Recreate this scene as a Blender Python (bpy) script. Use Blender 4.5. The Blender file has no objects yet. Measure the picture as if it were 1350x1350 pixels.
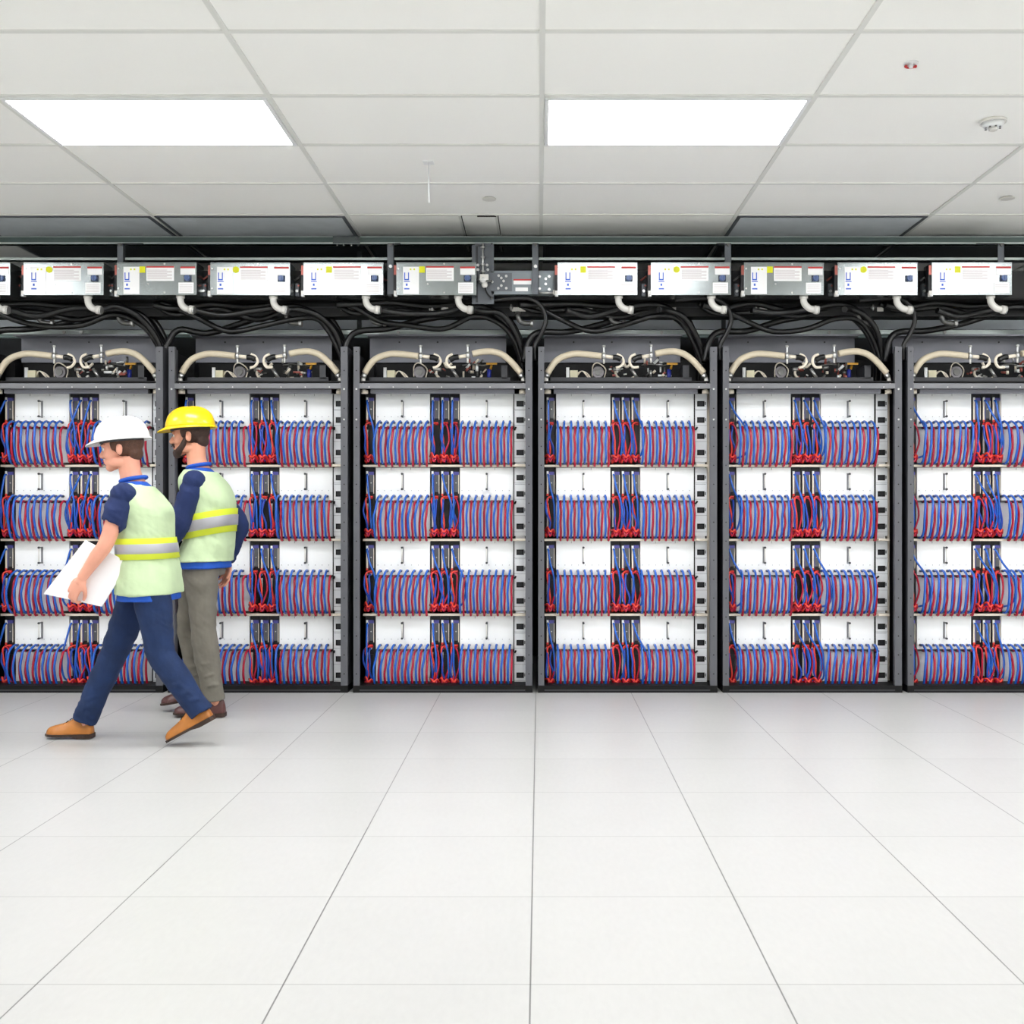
FLOORV = .455
import bpy, bmesh, math, random
from mathutils import Vector, Matrix
C = bpy.context.scene.collection
SC = bpy.context.scene
PI = math.pi
# camera model used to place things: 1430 px focal length, vanishing point (711, 672), eye height 1.172 m
F, VX, VY, H = 1430.0, 711.0, 672.0, 1.172
def X_(px, Y): return (px - VX) * Y / F
def Z_(py, Y): return H - (py - VY) * Y / F
def P(px, py, Y): return Vector((X_(px, Y), Y, Z_(py, Y)))

# ------------------------------------------------------------------ materials
def lin(c):
    return tuple(((v / 255.0) / 12.92 if v / 255.0 <= .04045 else ((v / 255.0 + .055) / 1.055) ** 2.4) for v in c)
def mat(name, rgb, rough=.5, metal=0.0, noise=.06, scale=8.0, bump=0.0, spec=.5, coat=0.0, sheen=0.0, bscale=60.0):
    m = bpy.data.materials.new(name); m.use_nodes = True
    nt = m.node_tree; b = nt.nodes['Principled BSDF']
    c = lin(rgb)
    b.inputs['Roughness'].default_value = rough
    b.inputs['Metallic'].default_value = metal
    b.inputs['Specular IOR Level'].default_value = spec
    if coat: b.inputs['Coat Weight'].default_value = coat
    if sheen: b.inputs['Sheen Weight'].default_value = sheen
    b.inputs['Base Color'].default_value = (*c, 1)
    if noise or bump:
        tc = nt.nodes.new('ShaderNodeTexCoord')
    if noise:
        n = nt.nodes.new('ShaderNodeTexNoise'); n.inputs['Scale'].default_value = scale; n.inputs['Detail'].default_value = 3
        r = nt.nodes.new('ShaderNodeValToRGB')
        r.color_ramp.elements[0].position = .3; r.color_ramp.elements[1].position = .7
        r.color_ramp.elements[0].color = (*[v * (1 - noise) for v in c], 1)
        r.color_ramp.elements[1].color = (*[min(1, v * (1 + noise)) for v in c], 1)
        nt.links.new(tc.outputs['Object'], n.inputs['Vector']); nt.links.new(n.outputs['Fac'], r.inputs['Fac'])
        nt.links.new(r.outputs['Color'], b.inputs['Base Color'])
    if bump:
        n2 = nt.nodes.new('ShaderNodeTexNoise'); n2.inputs['Scale'].default_value = bscale; n2.inputs['Detail'].default_value = 4
        bp = nt.nodes.new('ShaderNodeBump'); bp.inputs['Strength'].default_value = bump; bp.inputs['Distance'].default_value = .01
        nt.links.new(tc.outputs['Object'], n2.inputs['Vector']); nt.links.new(n2.outputs['Fac'], bp.inputs['Height'])
        nt.links.new(bp.outputs['Normal'], b.inputs['Normal'])
    return m
M = {}
M['post'] = mat('dark_grey_steel', (88, 89, 94), .45, .0, .05)
M['black'] = mat('black_plastic', (8, 8, 9), .6, 0, .05, spec=.3)
M['blackcable'] = mat('black_rubber', (6, 6, 7), .36, 0, .05)
M['darkgrey'] = mat('charcoal', (52, 53, 57), .5, 0, .08)
M['panelgrey'] = mat('grey_sheet', (128, 129, 137), .5, .1, .05)
M['traygrey'] = mat('cable_tray_grey', (222, 229, 238), .5, .1, .05)
M['bar'] = mat('grey_bar', (120, 121, 124), .4, .4, .05)
M['tray'] = mat('white_powder_coat', (248, 250, 250), .42, 0, .008, 3)
M['traylow'] = mat('light_grey_panel', (228, 230, 234), .5, 0, .03)
M['lip'] = mat('shelf_lip_metal', (226, 216, 200), .4, .2, .05)
M['blue'] = mat('blue_cable', (34, 94, 190), .24, 0, .12, 20)
M['blue2'] = mat('deep_blue_cable', (32, 72, 178), .3, 0, .1, 20)
M['red'] = mat('red_cable', (180, 24, 54), .24, 0, .12, 20)
M['redor'] = mat('orange_red_cable', (228, 62, 48), .35, 0, .1, 20)
M['violet'] = mat('violet_plug', (78, 76, 150), .4, 0, .05)
M['cream'] = mat('cream_strip', (236, 226, 208), .5, 0, .03)
M['modgrey'] = mat('module_grey', (88, 90, 92), .5, 0, .08)
M['modblack'] = mat('module_black', (22, 22, 26), .5, 0, .08)
M['white'] = mat('white_plastic', (236, 238, 238), .4, 0, .02)
M['offwhite'] = mat('off_white_plastic', (222, 220, 214), .4, 0, .03)
M['pdu'] = mat('outlet_strip_white', (238, 241, 243), .4, 0, .03)
M['hose'] = mat('beige_hose', (206, 194, 170), .5, 0, .05, 30, .1, bscale=150)
M['steel'] = mat('brushed_steel', (205, 205, 203), .28, .85, .06)
M['galv'] = mat('galvanised_steel', (150, 156, 156), .24, .93, .05, 30, .02, bscale=200)
M['strut'] = mat('pale_grey_strut', (222, 232, 229), .35, .5, .06)
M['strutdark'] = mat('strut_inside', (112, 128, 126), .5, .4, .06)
M['hanger'] = mat('hanger_grey', (98, 102, 107), .45, .4, .06)
M['busblack'] = mat('busway_black', (7, 7, 8), .6, 0, .1)
M['housing'] = mat('joint_housing_grey', (128, 136, 140), .45, .35, .05)
M['sticker'] = mat('white_sticker', (246, 246, 246), .24, 0, .0)
M['stickred'] = mat('red_print', (196, 52, 52), .5, 0, 0)
M['stickblue'] = mat('blue_print', (48, 96, 205), .5, 0, 0)
M['stickgrey'] = mat('grey_print', (196, 184, 186), .5, 0, 0)
M['yellow'] = mat('yellow_sticker', (226, 226, 10), .45, 0, 0)
M['knob'] = mat('blue_grey_knob', (82, 104, 150), .35, 0, .05)
M['knobdark'] = mat('dark_knob_base', (56, 64, 84), .45, 0, .05)
M['elbow'] = mat('pale_conduit_elbow', (214, 212, 206), .4, .1, .05)
M['metaldark'] = mat('dark_metal', (110, 110, 108), .35, .7, .08)
M['brass'] = mat('yellow_valve', (190, 140, 40), .35, .3, .05)
M['bluebody'] = mat('blue_valve_body', (28, 40, 130), .4, 0, .05)
M['copper'] = mat('copper_fitting', (170, 96, 86), .35, .5, .08)
M['pumpgrey'] = mat('pump_grey', (130, 126, 130), .4, .4, .1)
M['ivory'] = mat('ivory_connector', (214, 208, 176), .45, 0, .05)
M['ceil'] = mat('ceiling_tile', (251, 251, 247), .85, 0, .012, 1.2, .03, bscale=300)
M['tbar'] = mat('ceiling_tbar', (226, 227, 222), .5, 0, .01)
M['wallm'] = mat('white_wall', (242, 242, 240), .8, 0, .02)
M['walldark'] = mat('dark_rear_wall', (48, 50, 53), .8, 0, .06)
M['ventgrey'] = mat('vent_grille_grey', (205, 210, 214), .5, .3, .05)
M['ventshade'] = mat('grille_ceiling_shade', (70, 73, 76), .6, .2, .05)

def emis(name, rgb, s):
    m = bpy.data.materials.new(name); m.use_nodes = True
    b = m.node_tree.nodes['Principled BSDF']
    b.inputs['Base Color'].default_value = (.9, .9, .9, 1)
    b.inputs['Emission Color'].default_value = (*lin(rgb), 1); b.inputs['Emission Strength'].default_value = s
    return m
M['lamp'] = emis('light_diffuser', (252, 253, 255), 11.0)

def floor_mat():
    m = bpy.data.materials.new('raised_floor_tiles'); m.use_nodes = True
    nt = m.node_tree; N = nt.nodes; L = nt.links; b = N['Principled BSDF']
    b.inputs['Roughness'].default_value = .33; b.inputs['Specular IOR Level'].default_value = .5
    tc = N.new('ShaderNodeTexCoord'); sp = N.new('ShaderNodeSeparateXYZ'); L.new(tc.outputs['Object'], sp.inputs[0])
    def mth(op, a, bb=None, c=None):
        n = N.new('ShaderNodeMath'); n.operation = op
        for i, v in enumerate((a, bb, c)):
            if v is None: continue
            if isinstance(v, (int, float)): n.inputs[i].default_value = v
            else: L.new(v, n.inputs[i])
        return n.outputs[0]
    def line(ax, off, pitch, w):
        t = mth('DIVIDE', mth('SUBTRACT', ax, off), pitch)
        d = mth('ABSOLUTE', mth('SUBTRACT', mth('FRACT', mth('ADD', t, 100.5)), .5))
        return mth('LESS_THAN', d, w / pitch / 2)
    lx = line(sp.outputs[0], -.022, .61, .0042); ly = line(sp.outputs[1], 2.678, .607, .0042)
    # per tile tone
    cx = mth('FLOOR', mth('DIVIDE', mth('ADD', sp.outputs[0], .022), .61)); cy = mth('FLOOR', mth('DIVIDE', mth('SUBTRACT', sp.outputs[1], 2.678), .607))
    cb = N.new('ShaderNodeCombineXYZ'); L.new(cx, cb.inputs[0]); L.new(cy, cb.inputs[1])
    wn = N.new('ShaderNodeTexWhiteNoise'); wn.noise_dimensions = '3D'; L.new(cb.outputs[0], wn.inputs['Vector'])
    n1 = N.new('ShaderNodeTexNoise'); n1.inputs['Scale'].default_value = 60; n1.inputs['Detail'].default_value = 5
    mp = N.new('ShaderNodeMapping'); mp.inputs['Scale'].default_value = (1, .35, 1); L.new(tc.outputs['Object'], mp.inputs[0]); L.new(mp.outputs[0], n1.inputs['Vector'])
    n2 = N.new('ShaderNodeTexNoise'); n2.inputs['Scale'].default_value = 3.0; n2.inputs['Detail'].default_value = 2; L.new(tc.outputs['Object'], n2.inputs['Vector'])
    # sparse small scuffs
    vo = N.new('ShaderNodeTexVoronoi'); vo.inputs['Scale'].default_value = 2.2; L.new(tc.outputs['Object'], vo.inputs['Vector'])
    scuff = mth('LESS_THAN', vo.outputs['Distance'], .008)
    f = mth('ADD', mth('MULTIPLY', wn.outputs['Value'], .018), mth('ADD', mth('MULTIPLY', n1.outputs['Fac'], .05), mth('MULTIPLY', n2.outputs['Fac'], .03)))
    v = mth('ADD', f, FLOORV)
    v = mth('MULTIPLY', v, mth('SUBTRACT', 1, mth('MULTIPLY', lx, .62)))
    v = mth('MULTIPLY', v, mth('SUBTRACT', 1, mth('MULTIPLY', ly, .34)))
    v = mth('MULTIPLY', v, mth('SUBTRACT', 1, mth('MULTIPLY', scuff, .35)))
    c = N.new('ShaderNodeCombineColor')
    L.new(v, c.inputs[0]); L.new(mth('MULTIPLY', v, .995), c.inputs[1]); L.new(mth("MULTIPLY", v, .963), c.inputs[2])
    L.new(c.outputs[0], b.inputs['Base Color'])
    return m
M['floor'] = floor_mat()

# ------------------------------------------------------------------ mesh builder
class MB:
    def __init__(s): s.marks = []; s.fmarks = []; s.v = []; s.f = []; s.mi = []; s.mats = []; s.sm = []
    def m(s, mt):
        mt = M[mt] if isinstance(mt, str) else mt
        if mt not in s.mats: s.mats.append(mt)
        return s.mats.index(mt)
    def box(s, x0, x1, y0, y1, z0, z1, mt):
        k = len(s.v); i = s.m(mt)
        s.v += [(x0,y0,z0),(x1,y0,z0),(x1,y1,z0),(x0,y1,z0),(x0,y0,z1),(x1,y0,z1),(x1,y1,z1),(x0,y1,z1)]
        for q in ((0,3,2,1),(4,5,6,7),(0,1,5,4),(1,2,6,5),(2,3,7,6),(3,0,4,7)):
            s.f.append(tuple(k+a for a in q)); s.mi.append(i); s.sm.append(False)
        return s
    def cyl(s, a, b, r, mt, n=12, r2=None, cap=True, smooth=True):
        return s.tube([a, b], [r, r if r2 is None else r2], mt, n, cap, smooth, curve=False)
    def tube(s, pts, r, mt, n=8, cap=True, smooth=True, curve=True, seg=5, flat=None):
        pts = [Vector(p) for p in pts]
        rs = r if isinstance(r, (list, tuple)) else [r] * len(pts)
        if curve and len(pts) > 2: pts, rs = catmull(pts, rs, seg)
        i = s.m(mt); k = len(s.v); N = len(pts)
        t0 = (pts[1] - pts[0]).normalized()
        ref = Vector((0, 0, 1)) if abs(t0.z) < .9 else Vector((1, 0, 0))
        nrm = (ref - t0 * ref.dot(t0)).normalized()
        for j, p in enumerate(pts):
            t = (pts[min(j+1, N-1)] - pts[max(j-1, 0)])
            t = t.normalized() if t.length > 1e-9 else t0
            nrm = nrm - t * nrm.dot(t)
            nrm = nrm.normalized() if nrm.length > 1e-6 else t.orthogonal().normalized()
            bn = t.cross(nrm)
            for a in range(n):
                th = 2*PI*a/n
                s.v.append(tuple(p + (nrm*math.cos(th) + bn*math.sin(th)) * rs[j]))
        for j in range(N-1):
            for a in range(n):
                s.f.append((k+j*n+a, k+j*n+(a+1)%n, k+(j+1)*n+(a+1)%n, k+(j+1)*n+a)); s.mi.append(i); s.sm.append(smooth)
        if cap:
            s.f.append(tuple(k+a for a in reversed(range(n)))); s.mi.append(i); s.sm.append(False)
            s.f.append(tuple(k+(N-1)*n+a for a in range(n))); s.mi.append(i); s.sm.append(False)
        return s
    def grid(s, rings, mt, closed=True, cap=True, smooth=True):
        """rings: list of equal-length point lists -> lofted surface"""
        i = s.m(mt); k = len(s.v); n = len(rings[0])
        for r in rings: s.v += [tuple(p) for p in r]
        for j in range(len(rings)-1):
            for a in range(n if closed else n-1):
                s.f.append((k+j*n+a, k+j*n+(a+1)%n, k+(j+1)*n+(a+1)%n, k+(j+1)*n+a)); s.mi.append(i); s.sm.append(smooth)
        if cap and closed:
            s.f.append(tuple(k+a for a in reversed(range(n)))); s.mi.append(i); s.sm.append(smooth)
            s.f.append(tuple(k+(len(rings)-1)*n+a for a in range(n))); s.mi.append(i); s.sm.append(smooth)
        return s
    def ball(s, c, r, mt, n=12, m_=8, rot=None):
        c = Vector(c); r = Vector((r, r, r)) if isinstance(r, (int, float)) else Vector(r)
        rings = []
        for j in range(m_+1):
            ph = -PI/2 + PI*j/m_; ph = max(min(ph, PI/2-.02), -PI/2+.02)
            ring = []
            for a in range(n):
                p = Vector((math.cos(ph)*math.cos(2*PI*a/n)*r.x, math.cos(ph)*math.sin(2*PI*a/n)*r.y, math.sin(ph)*r.z))
                if rot is not None: p = rot @ p
                ring.append(c + p)
            rings.append(ring)
        return s.grid(rings, mt)
    def mesh(s, name):
        me = bpy.data.meshes.new(name); me.from_pydata(s.v, [], s.f)
        for m_ in s.mats: me.materials.append(m_)
        me.polygons.foreach_set('material_index', s.mi); me.polygons.foreach_set('use_smooth', s.sm)
        me.update(); return me
    def each(s, name, parent=None):
        'link every shape collected since the last mark as a mesh of its own'
        s.marks.append(len(s.v)); fm = s.fmarks + [len(s.f)]
        for k in range(len(s.marks)-1):
            a, e = s.marks[k], s.marks[k+1]
            if e <= a: continue
            b = MB(); b.v = s.v[a:e]; b.mats = s.mats; b.f = [tuple(i-a for i in f) for f in s.f[fm[k]:fm[k+1]]]; b.mi = s.mi[fm[k]:fm[k+1]]; b.sm = s.sm[fm[k]:fm[k+1]]
            b.build(name, parent)
    def mark(s):
        s.marks.append(len(s.v)); s.fmarks.append(len(s.f)); return s
    def build(s, name, parent=None, loc=None, bevel=0):
        o = bpy.data.objects.new(name, s.mesh(name)); C.objects.link(o)
        if parent is not None: o.parent = parent
        if loc is not None: o.location = loc
        if bevel:
            bv = o.modifiers.new('bevel', 'BEVEL'); bv.width = bevel; bv.segments = 2; bv.limit_method = 'ANGLE'
        return o
def catmull(pts, rs, seg):
    op, orr = [], []; n = len(pts)
    for i in range(n-1):
        p0 = pts[i-1] if i > 0 else pts[0]*2 - pts[1]
        p1, p2 = pts[i], pts[i+1]
        p3 = pts[i+2] if i+2 < n else pts[-1]*2 - pts[-2]
        for k in range(seg):
            t = k/seg
            op.append(.5*((2*p1) + (p2-p0)*t + (2*p0-5*p1+4*p2-p3)*t*t + (3*p1-p0-3*p2+p3)*t**3))
            orr.append(rs[i]*(1-t) + rs[i+1]*t)
    op.append(pts[-1]); orr.append(rs[-1])
    return op, orr
def inst(name, me, parent=None, loc=(0,0,0)):
    o = bpy.data.objects.new(name, me); C.objects.link(o); o.location = loc
    if parent is not None: o.parent = parent
    return o
def thing(name, label, cat, loc=(0,0,0), group=None):
    o = bpy.data.objects.new(name, None); C.objects.link(o); o.location = loc
    o.empty_display_size = .05
    return tag(o, label, cat, group)
def tag(o, label, cat, group=None):
    o['label'] = label; o['category'] = cat
    if group: o['group'] = group
    return o
def struct(o): o['kind'] = 'structure'; return o

# ------------------------------------------------------------------ room
CE = H + 1.851
X0, X1, Y0, Y1 = -6.5, 6.5, -3.4, 8.7
struct(MB().box(X0, X1, Y0, Y1, -.1, 0, 'floor').build('floor'))
struct(MB().box(X0, X1, Y0, Y1, CE, CE+.1, 'ceil').build('ceiling'))
struct(MB().box(X0-.1, X0, Y0, Y1, 0, CE, 'wallm').build('wall_left'))
struct(MB().box(X1, X1+.1, Y0, Y1, 0, CE, 'wallm').build('wall_right'))
struct(MB().box(X0-.1, X1+.1, Y0-.1, Y0, 0, CE, 'wallm').build('wall_rear'))
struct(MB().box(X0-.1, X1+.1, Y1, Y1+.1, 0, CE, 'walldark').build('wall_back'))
TX0, TW, TY0, TD = .012, 1.222, 4.19, .652
g = MB()
w = .0115; yl0 = TY0+TD*1.5
for k in range(-6, 7):
    x = TX0 + TW*k; g.box(x-w, x+w, Y0, Y1, CE-.007, CE, 'tbar')
j = -13
while TY0 + TD*j < Y1:
    y = TY0 + TD*j
    if y > Y0: g.box(X0, X1, y-w, y+w, CE-.0065, CE, 'tbar')
    j += 1
struct(g.build('trim_1'))
# narrower filler tiles in the last bright row
g = MB()
for x in (-.497, -.267): g.box(x-w, x+w, TY0+TD*4, TY0+TD*5+.3, CE-.009, CE, 'tbar'); g.box(x+w*.5, x+w*.9, TY0+TD*4, TY0+TD*5+.3, CE-.012, CE, 'black')
g.box(-.39, -.27, 6.80, 6.815, CE-.012, CE, 'black')
struct(g.build('trim_2'))

LROWS = (yl0, yl0-3*TD, yl0-9*TD)  # rows behind the visible one are added unseen, spaced to light trays and floor
def light_panel(x, y, label, group=None):
    t = thing('ceiling_light', label, 'light', (x, y, CE), group)
    a, b_ = TW/2-.014, TD/2-.014
    f = MB(); 
    f.box(-a, a, -b_, -b_+.018, -.014, 0, 'white'); f.box(-a, a, b_-.018, b_, -.014, 0, 'white')
    f.box(-a, -a+.018, -b_+.018, b_-.018, -.014, 0, 'white'); f.box(a-.018, a, -b_+.018, b_-.018, -.014, 0, 'white')
    f.build('frame', t)
    MB().box(-a+.018, a-.018, -b_+.018, b_-.018, -.009, -.001, 'lamp').build('diffuser', t)
yl = TY0 + TD*1.5
light_panel(TX0+TW*.5, yl, 'bright rectangular ceiling light panel, the one right of the long centre seam')
light_panel(TX0-TW*1.5, yl, 'bright rectangular ceiling light panel above the people in hard hats')
for yy in LROWS:
    for k in (-3.5, -1.5, .5, 2.5, 4.5):
        if yy == yl and k in (-1.5, .5): continue
        light_panel(TX0+TW*k, yy, 'unseen flat rectangular ceiling light panel over the open floor, unlike the two above the racks', 'ceiling lights out of view')

def vent(kx, row, label, mt='ventgrey'):
    x0 = TX0+TW*kx+.014; x1 = TX0+TW*(kx+1)-.014; y0 = TY0+TD*row+.014; y1 = TY0+TD*(row+1)-.014
    t = thing('ceiling_vent', label, 'vent', ((x0+x1)/2, (y0+y1)/2, CE))
    a, b_ = (x1-x0)/2, (y1-y0)/2
    f = MB(); f.box(-a, a, -b_, -b_+.02, -.012, 0, 'hanger'); f.box(-a, a, b_-.02, b_, -.012, 0, 'hanger'); f.box(-a, -a+.02, -b_+.02, b_-.02, -.012, 0, 'hanger'); f.box(a-.02, a, -b_+.02, b_-.02, -.012, 0, 'hanger')
    f.build('frame', t)
    s = MB(); s.box(-a+.02, a-.02, -b_+.02, b_-.02, -.003, -.001, mt)
    n = 30
    for i in range(n):
        yy = -b_+.03 + (2*b_-.06)*i/(n-1); s.box(-a+.02, a-.02, yy-.004, yy+.004, -.009, -.003, mt)
    s.build('grille', t)
vent(-3, 4, 'grey ceiling vent grille nearest the left edge, above the overhead boxes')
vent(-2, 4, 'grey ceiling vent grille over the second rack, left of the white tiles')
vent(1, 4, 'grey ceiling vent grille over the fifth rack, above the right boxes')
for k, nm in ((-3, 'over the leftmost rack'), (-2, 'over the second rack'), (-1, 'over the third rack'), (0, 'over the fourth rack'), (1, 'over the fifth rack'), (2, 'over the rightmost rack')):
    vent(k, 5, 'added ceiling grille coloured dark for the shade behind the overhead rail, ' + nm, 'ventshade')  # added grilles; their dark grey stands in for shaded ceiling past the rail

# ceiling fittings
def disc(px, py, r, h, mt='white'):
    Y = F*1.851/(VY-py); return X_(px, Y), Y
x, y = disc(1309, 159, 0, 0)
t = thing('smoke_detector', 'round white smoke detector on the ceiling near the right edge', 'detector', (x, y, CE))
b = MB(); b.cyl((0,0,0), (0,0,-.012), .062, 'offwhite', 28); b.cyl((0,0,-.012), (0,0,-.034), .054, 'white', 28, .040); b.build('base', t)
b = MB(); b.cyl((0,0,-.034), (0,0,-.05), .022, 'offwhite', 18, .014)
for k in range(8):
    a = k*PI/4; b.box(.034*math.cos(a)-.004, .034*math.cos(a)+.004, .034*math.sin(a)-.004, .034*math.sin(a)+.004, -.038, -.026, 'metaldark')
b.build('sensor_head', t)
for px, py, lab in ((645, 261, 'small round sprinkler cover plate on the ceiling left of the long centre seam'), (1328, 260, 'small round sprinkler cover plate on the ceiling below the smoke detector')):
    x, y = disc(px, py, 0, 0)
    b = MB(); b.cyl((0,0,0), (0,0,-.004), .034, 'metaldark', 24); b.cyl((0,0,-.004), (0,0,-.010), .041, 'offwhite', 28)
    tag(b.build('sprinkler_cover', None, (x, y, CE)), lab, 'sprinkler')
x, y = disc(1201, 83, 0, 0)
t = thing('fire_sprinkler', 'small sprinkler head with a red ring set in a ceiling tile', 'sprinkler', (x, y, CE))
MB().cyl((0,0,0), (0,0,-.004), .03, 'white', 24).cyl((0,0,-.004), (0,0,-.02), .009, 'white', 12).build('escutcheon', t)
MB().tube([(.021*math.cos(a), .021*math.sin(a), -.012) for a in [PI*(.08+k*.084) for k in range(11)]], .0042, 'stickred', 8).ball((-.02, .004, -.013), .0065, 'stickred').ball((.02, .004, -.013), .0065, 'stickred').build('red_ring', t)
x, y = disc(565, 214, 0, 0)
t = thing('ceiling_rod', 'thin white rod hanging from a small ceiling plate above the overhead boxes', 'rod', (x, y, CE))
MB().box(-.028, .028, -.03, .03, -.004, 0, 'white').build('ceiling_plate', t)
MB().cyl((0,0,-.004), (.002,0,-.215), .0032, 'white', 8, .0052).build('rod', t)
# ------------------------------------------------------------------ racks
RY = 6.95; TYF = 7.12; PITCH = 1.184; GX = (705.5-711)/205.7
ORD = ['leftmost rack', 'second rack from the left', 'third rack from the left', 'fourth rack from the left', 'fifth rack from the left', 'rightmost rack']
ROWZ = [1.472, .988, .499, .0125]; ROWT = [1.936, 1.451, .970, .477]
ROWN = ['top row', 'second row down', 'third row down', 'bottom row']
POST_T = 2.217
def post_mesh(x0, x1, holes_x):
    b = MB(); b.box(x0, x1, 0, .03, .045, POST_T, 'post'); b.box(x0 if holes_x > 0 else x1-.006, x0+.006 if holes_x > 0 else x1, .03, .16, .045, POST_T, 'post')
    cx = (x0+x1)/2
    z = .12
    while z < POST_T-.03:
        b.cyl((cx, .001, z), (cx, -.0012, z), .0042, 'black', 8); z += .1215
    for z in (1.945, 1.75): b.cyl((cx, .0, z), (cx, -.006, z), .006, 'steel', 8)
    return b.mesh('post')
me_pl = post_mesh(.020, .058, 1); me_pr = post_mesh(1.122, 1.166, -1)
b = MB(); b.box(.058, 1.122, .0, .05, 1.950, 1.982, 'bar'); b.box(.058, 1.122, .05, .09, 1.982, 2.0, 'darkgrey'); b.box(.12, 1.05, .06, .10, 1.925, 1.950, 'panelgrey')
for k in range(7): b.cyl((.12+k*.155, 0, 1.958), (.12+k*.155, -.004, 1.958), .004, 'steel', 8)
me_bar = b.mesh('cross_bar')
me_base = MB().box(.018, 1.168, -.005, 1.0, .0, .045, 'black').box(.06, 1.12, -.008, .0, .012, .02, 'darkgrey').mesh('base')
me_side = MB().box(0, .004, .03, 1.0, .045, POST_T-.02, 'black').mesh('side_panel')
me_back = MB().box(.02, 1.16, .60, .61, .045, 2.0, 'modblack').mesh('back_panel')
b = MB(); b.box(.06, .985, .42, .43, 2.172, 2.345, 'panelgrey'); b.box(.06, 1.12, .44, .45, 2.0, 2.19, 'black'); b.box(.06, .985, .30, .42, 2.335, 2.345, 'panelgrey')
for x in (.26, .52, .78): b.cyl((x, .42, 2.31), (x, .416, 2.31), .006, 'darkgrey', 8)
me_hood = b.mesh('hood_panel')
me_floor = MB().box(.058, 1.122, .02, .60, 1.99, 2.0, 'black').box(.10, 1.02, .12, .16, 2.0, 2.035, 'darkgrey').mesh('top_deck')
b = MB(); b.box(.06, 1.12, .135, .20, -.020, -.006, 'lip')
b.box(1.05, 1.12, .10, .135, -.018, -.004, 'lip')
me_lip = b.mesh('shelf')

# server tray: origin at face lower left corner of the row
def tray_mesh(h):
    b = MB(); b.box(0, .356, 0, .40, .245, h, 'tray'); b.box(0, .356, .012, .40, .008, .245, 'traylow')
    b.box(0, .003, -.001, .0, .245, h, 'offwhite')
    for x in (.10, .23): b.box(x-.001, x+.001, -.001, 0, h-.018, h-.004, 'darkgrey')
    b.box(0, .356, -.001, 0, h-.003, h, 'bar')
    for k in range(8): b.box(.012+k*.0443, .016+k*.0443, -.002, 0, .308, .312, 'modgrey')
    b.box(0, .356, .002, .012, .232, .245, 'modgrey')
    return b.mesh('chassis')
me_tray = [tray_mesh(ROWT[i]-ROWZ[i]) for i in range(4)]
b = MB()
b.box(-.006, .006, -.0015, 0, -.055, .055, 'bar')  # thin grey strip paints the handle's cast shadow onto the tray face
for z in (-.05, .05):
    b.cyl((0,0,z), (0,-.045,z), .0045, 'bar', 8); b.cyl((0,-.042,z), (0,-.052,z), .0072, 'darkgrey', 10)
b.cyl((0,-.045,-.05), (0,-.045,.05), .0045, 'offwhite', 8)
me_handle = b.mesh('handle')
def cable_mesh(name, seed, lean, z0, dep, colour, plug, r=.0075, drop=0.0):
    rnd = random.Random(seed); j = lambda s: rnd.uniform(-s, s)
    b = MB(); d = dep
    b.cyl((lean, 0, z0), (lean, -.022, z0), r*1.15, plug, 8)
    pts = [(lean, -.018, z0), (lean+j(.002), -.05, z0+.004), (lean*.7+j(.003), -d*.86, z0-.022), (lean*.35+j(.004), -d, z0-.075+j(.008)),
           (j(.003), -d*1.02, z0-.14), (j(.003), -d*.80, .040), (j(.002), -.062, .004-drop), (0, -.012-drop*1.6, -.001-drop)]
    b.tube(pts, r, colour, 7, seg=3)
    b.cyl((0, -.02-drop*1.6, -.001-drop), (0, .0-drop*1.6, .001-drop), r*.9, plug, 6)
    return b.mesh(name)
LEANS = [.026, .012, .0, -.004]
me_blue = [[cable_mesh('blue_cable', 10+7*a+k, LEANS[a], .272, .118+.006*(k-1), 'blue', 'knobdark') for k in range(4)] for a in range(4)]
me_red = [[cable_mesh('red_cable', 90+7*a+k, LEANS[a]*.5, .236, .098+.006*(k-1), 'red', 'modblack', drop=.014) for k in range(4)] for a in range(4)]

# switch module, origin at lower left corner at the face
MW = .0635
def module_mesh(h):
    b = MB(); b.box(.001, MW-.001, .012, .40, .01, h, 'modblack')
    b.box(.026, .056, .0, .012, .30, h-.045, 'modgrey'); b.box(.026, .056, .004, .012, .05, .21, 'modblack')
    b.box(.024, .058, -.004, .012, h-.05, h-.03, 'violet'); b.box(.024, .028, -.003, .0, .29, h-.05, 'violet'); b.box(.056, .06, -.003, 0, .29, h-.05, 'cream')
    b.cyl((.041, 0, .36), (.041, -.003, .36), .004, 'steel', 8)
    b.box(.030, .052, -.01, .0, .255, .275, 'redor')
    return b.mesh('housing')
me_mod = [module_mesh(ROWT[i]-ROWZ[i]) for i in range(4)]
me_strip = MB().box(0, .011, -.005, 0, 0, .145, 'cream').box(-.001, .012, -.008, -.005, .132, .152, 'white').box(-.001, .012, -.008, -.005, -.01, .004, 'redor').mesh('cream_strip')
me_strip2 = MB().box(0, .011, -.003, 0, 0, .15, 'offwhite').box(-.001, .012, -.007, -.003, .14, .155, 'white').mesh('cream_strip')
def loose(name, pts, colour, r=.0065, end='white'):
    b = MB(); b.tube(pts, r, colour, 7, seg=4); b.ball(pts[0], r*1.35, end, 8, 6); return b.mesh(name)
me_mb, me_mr = [], []
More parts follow.
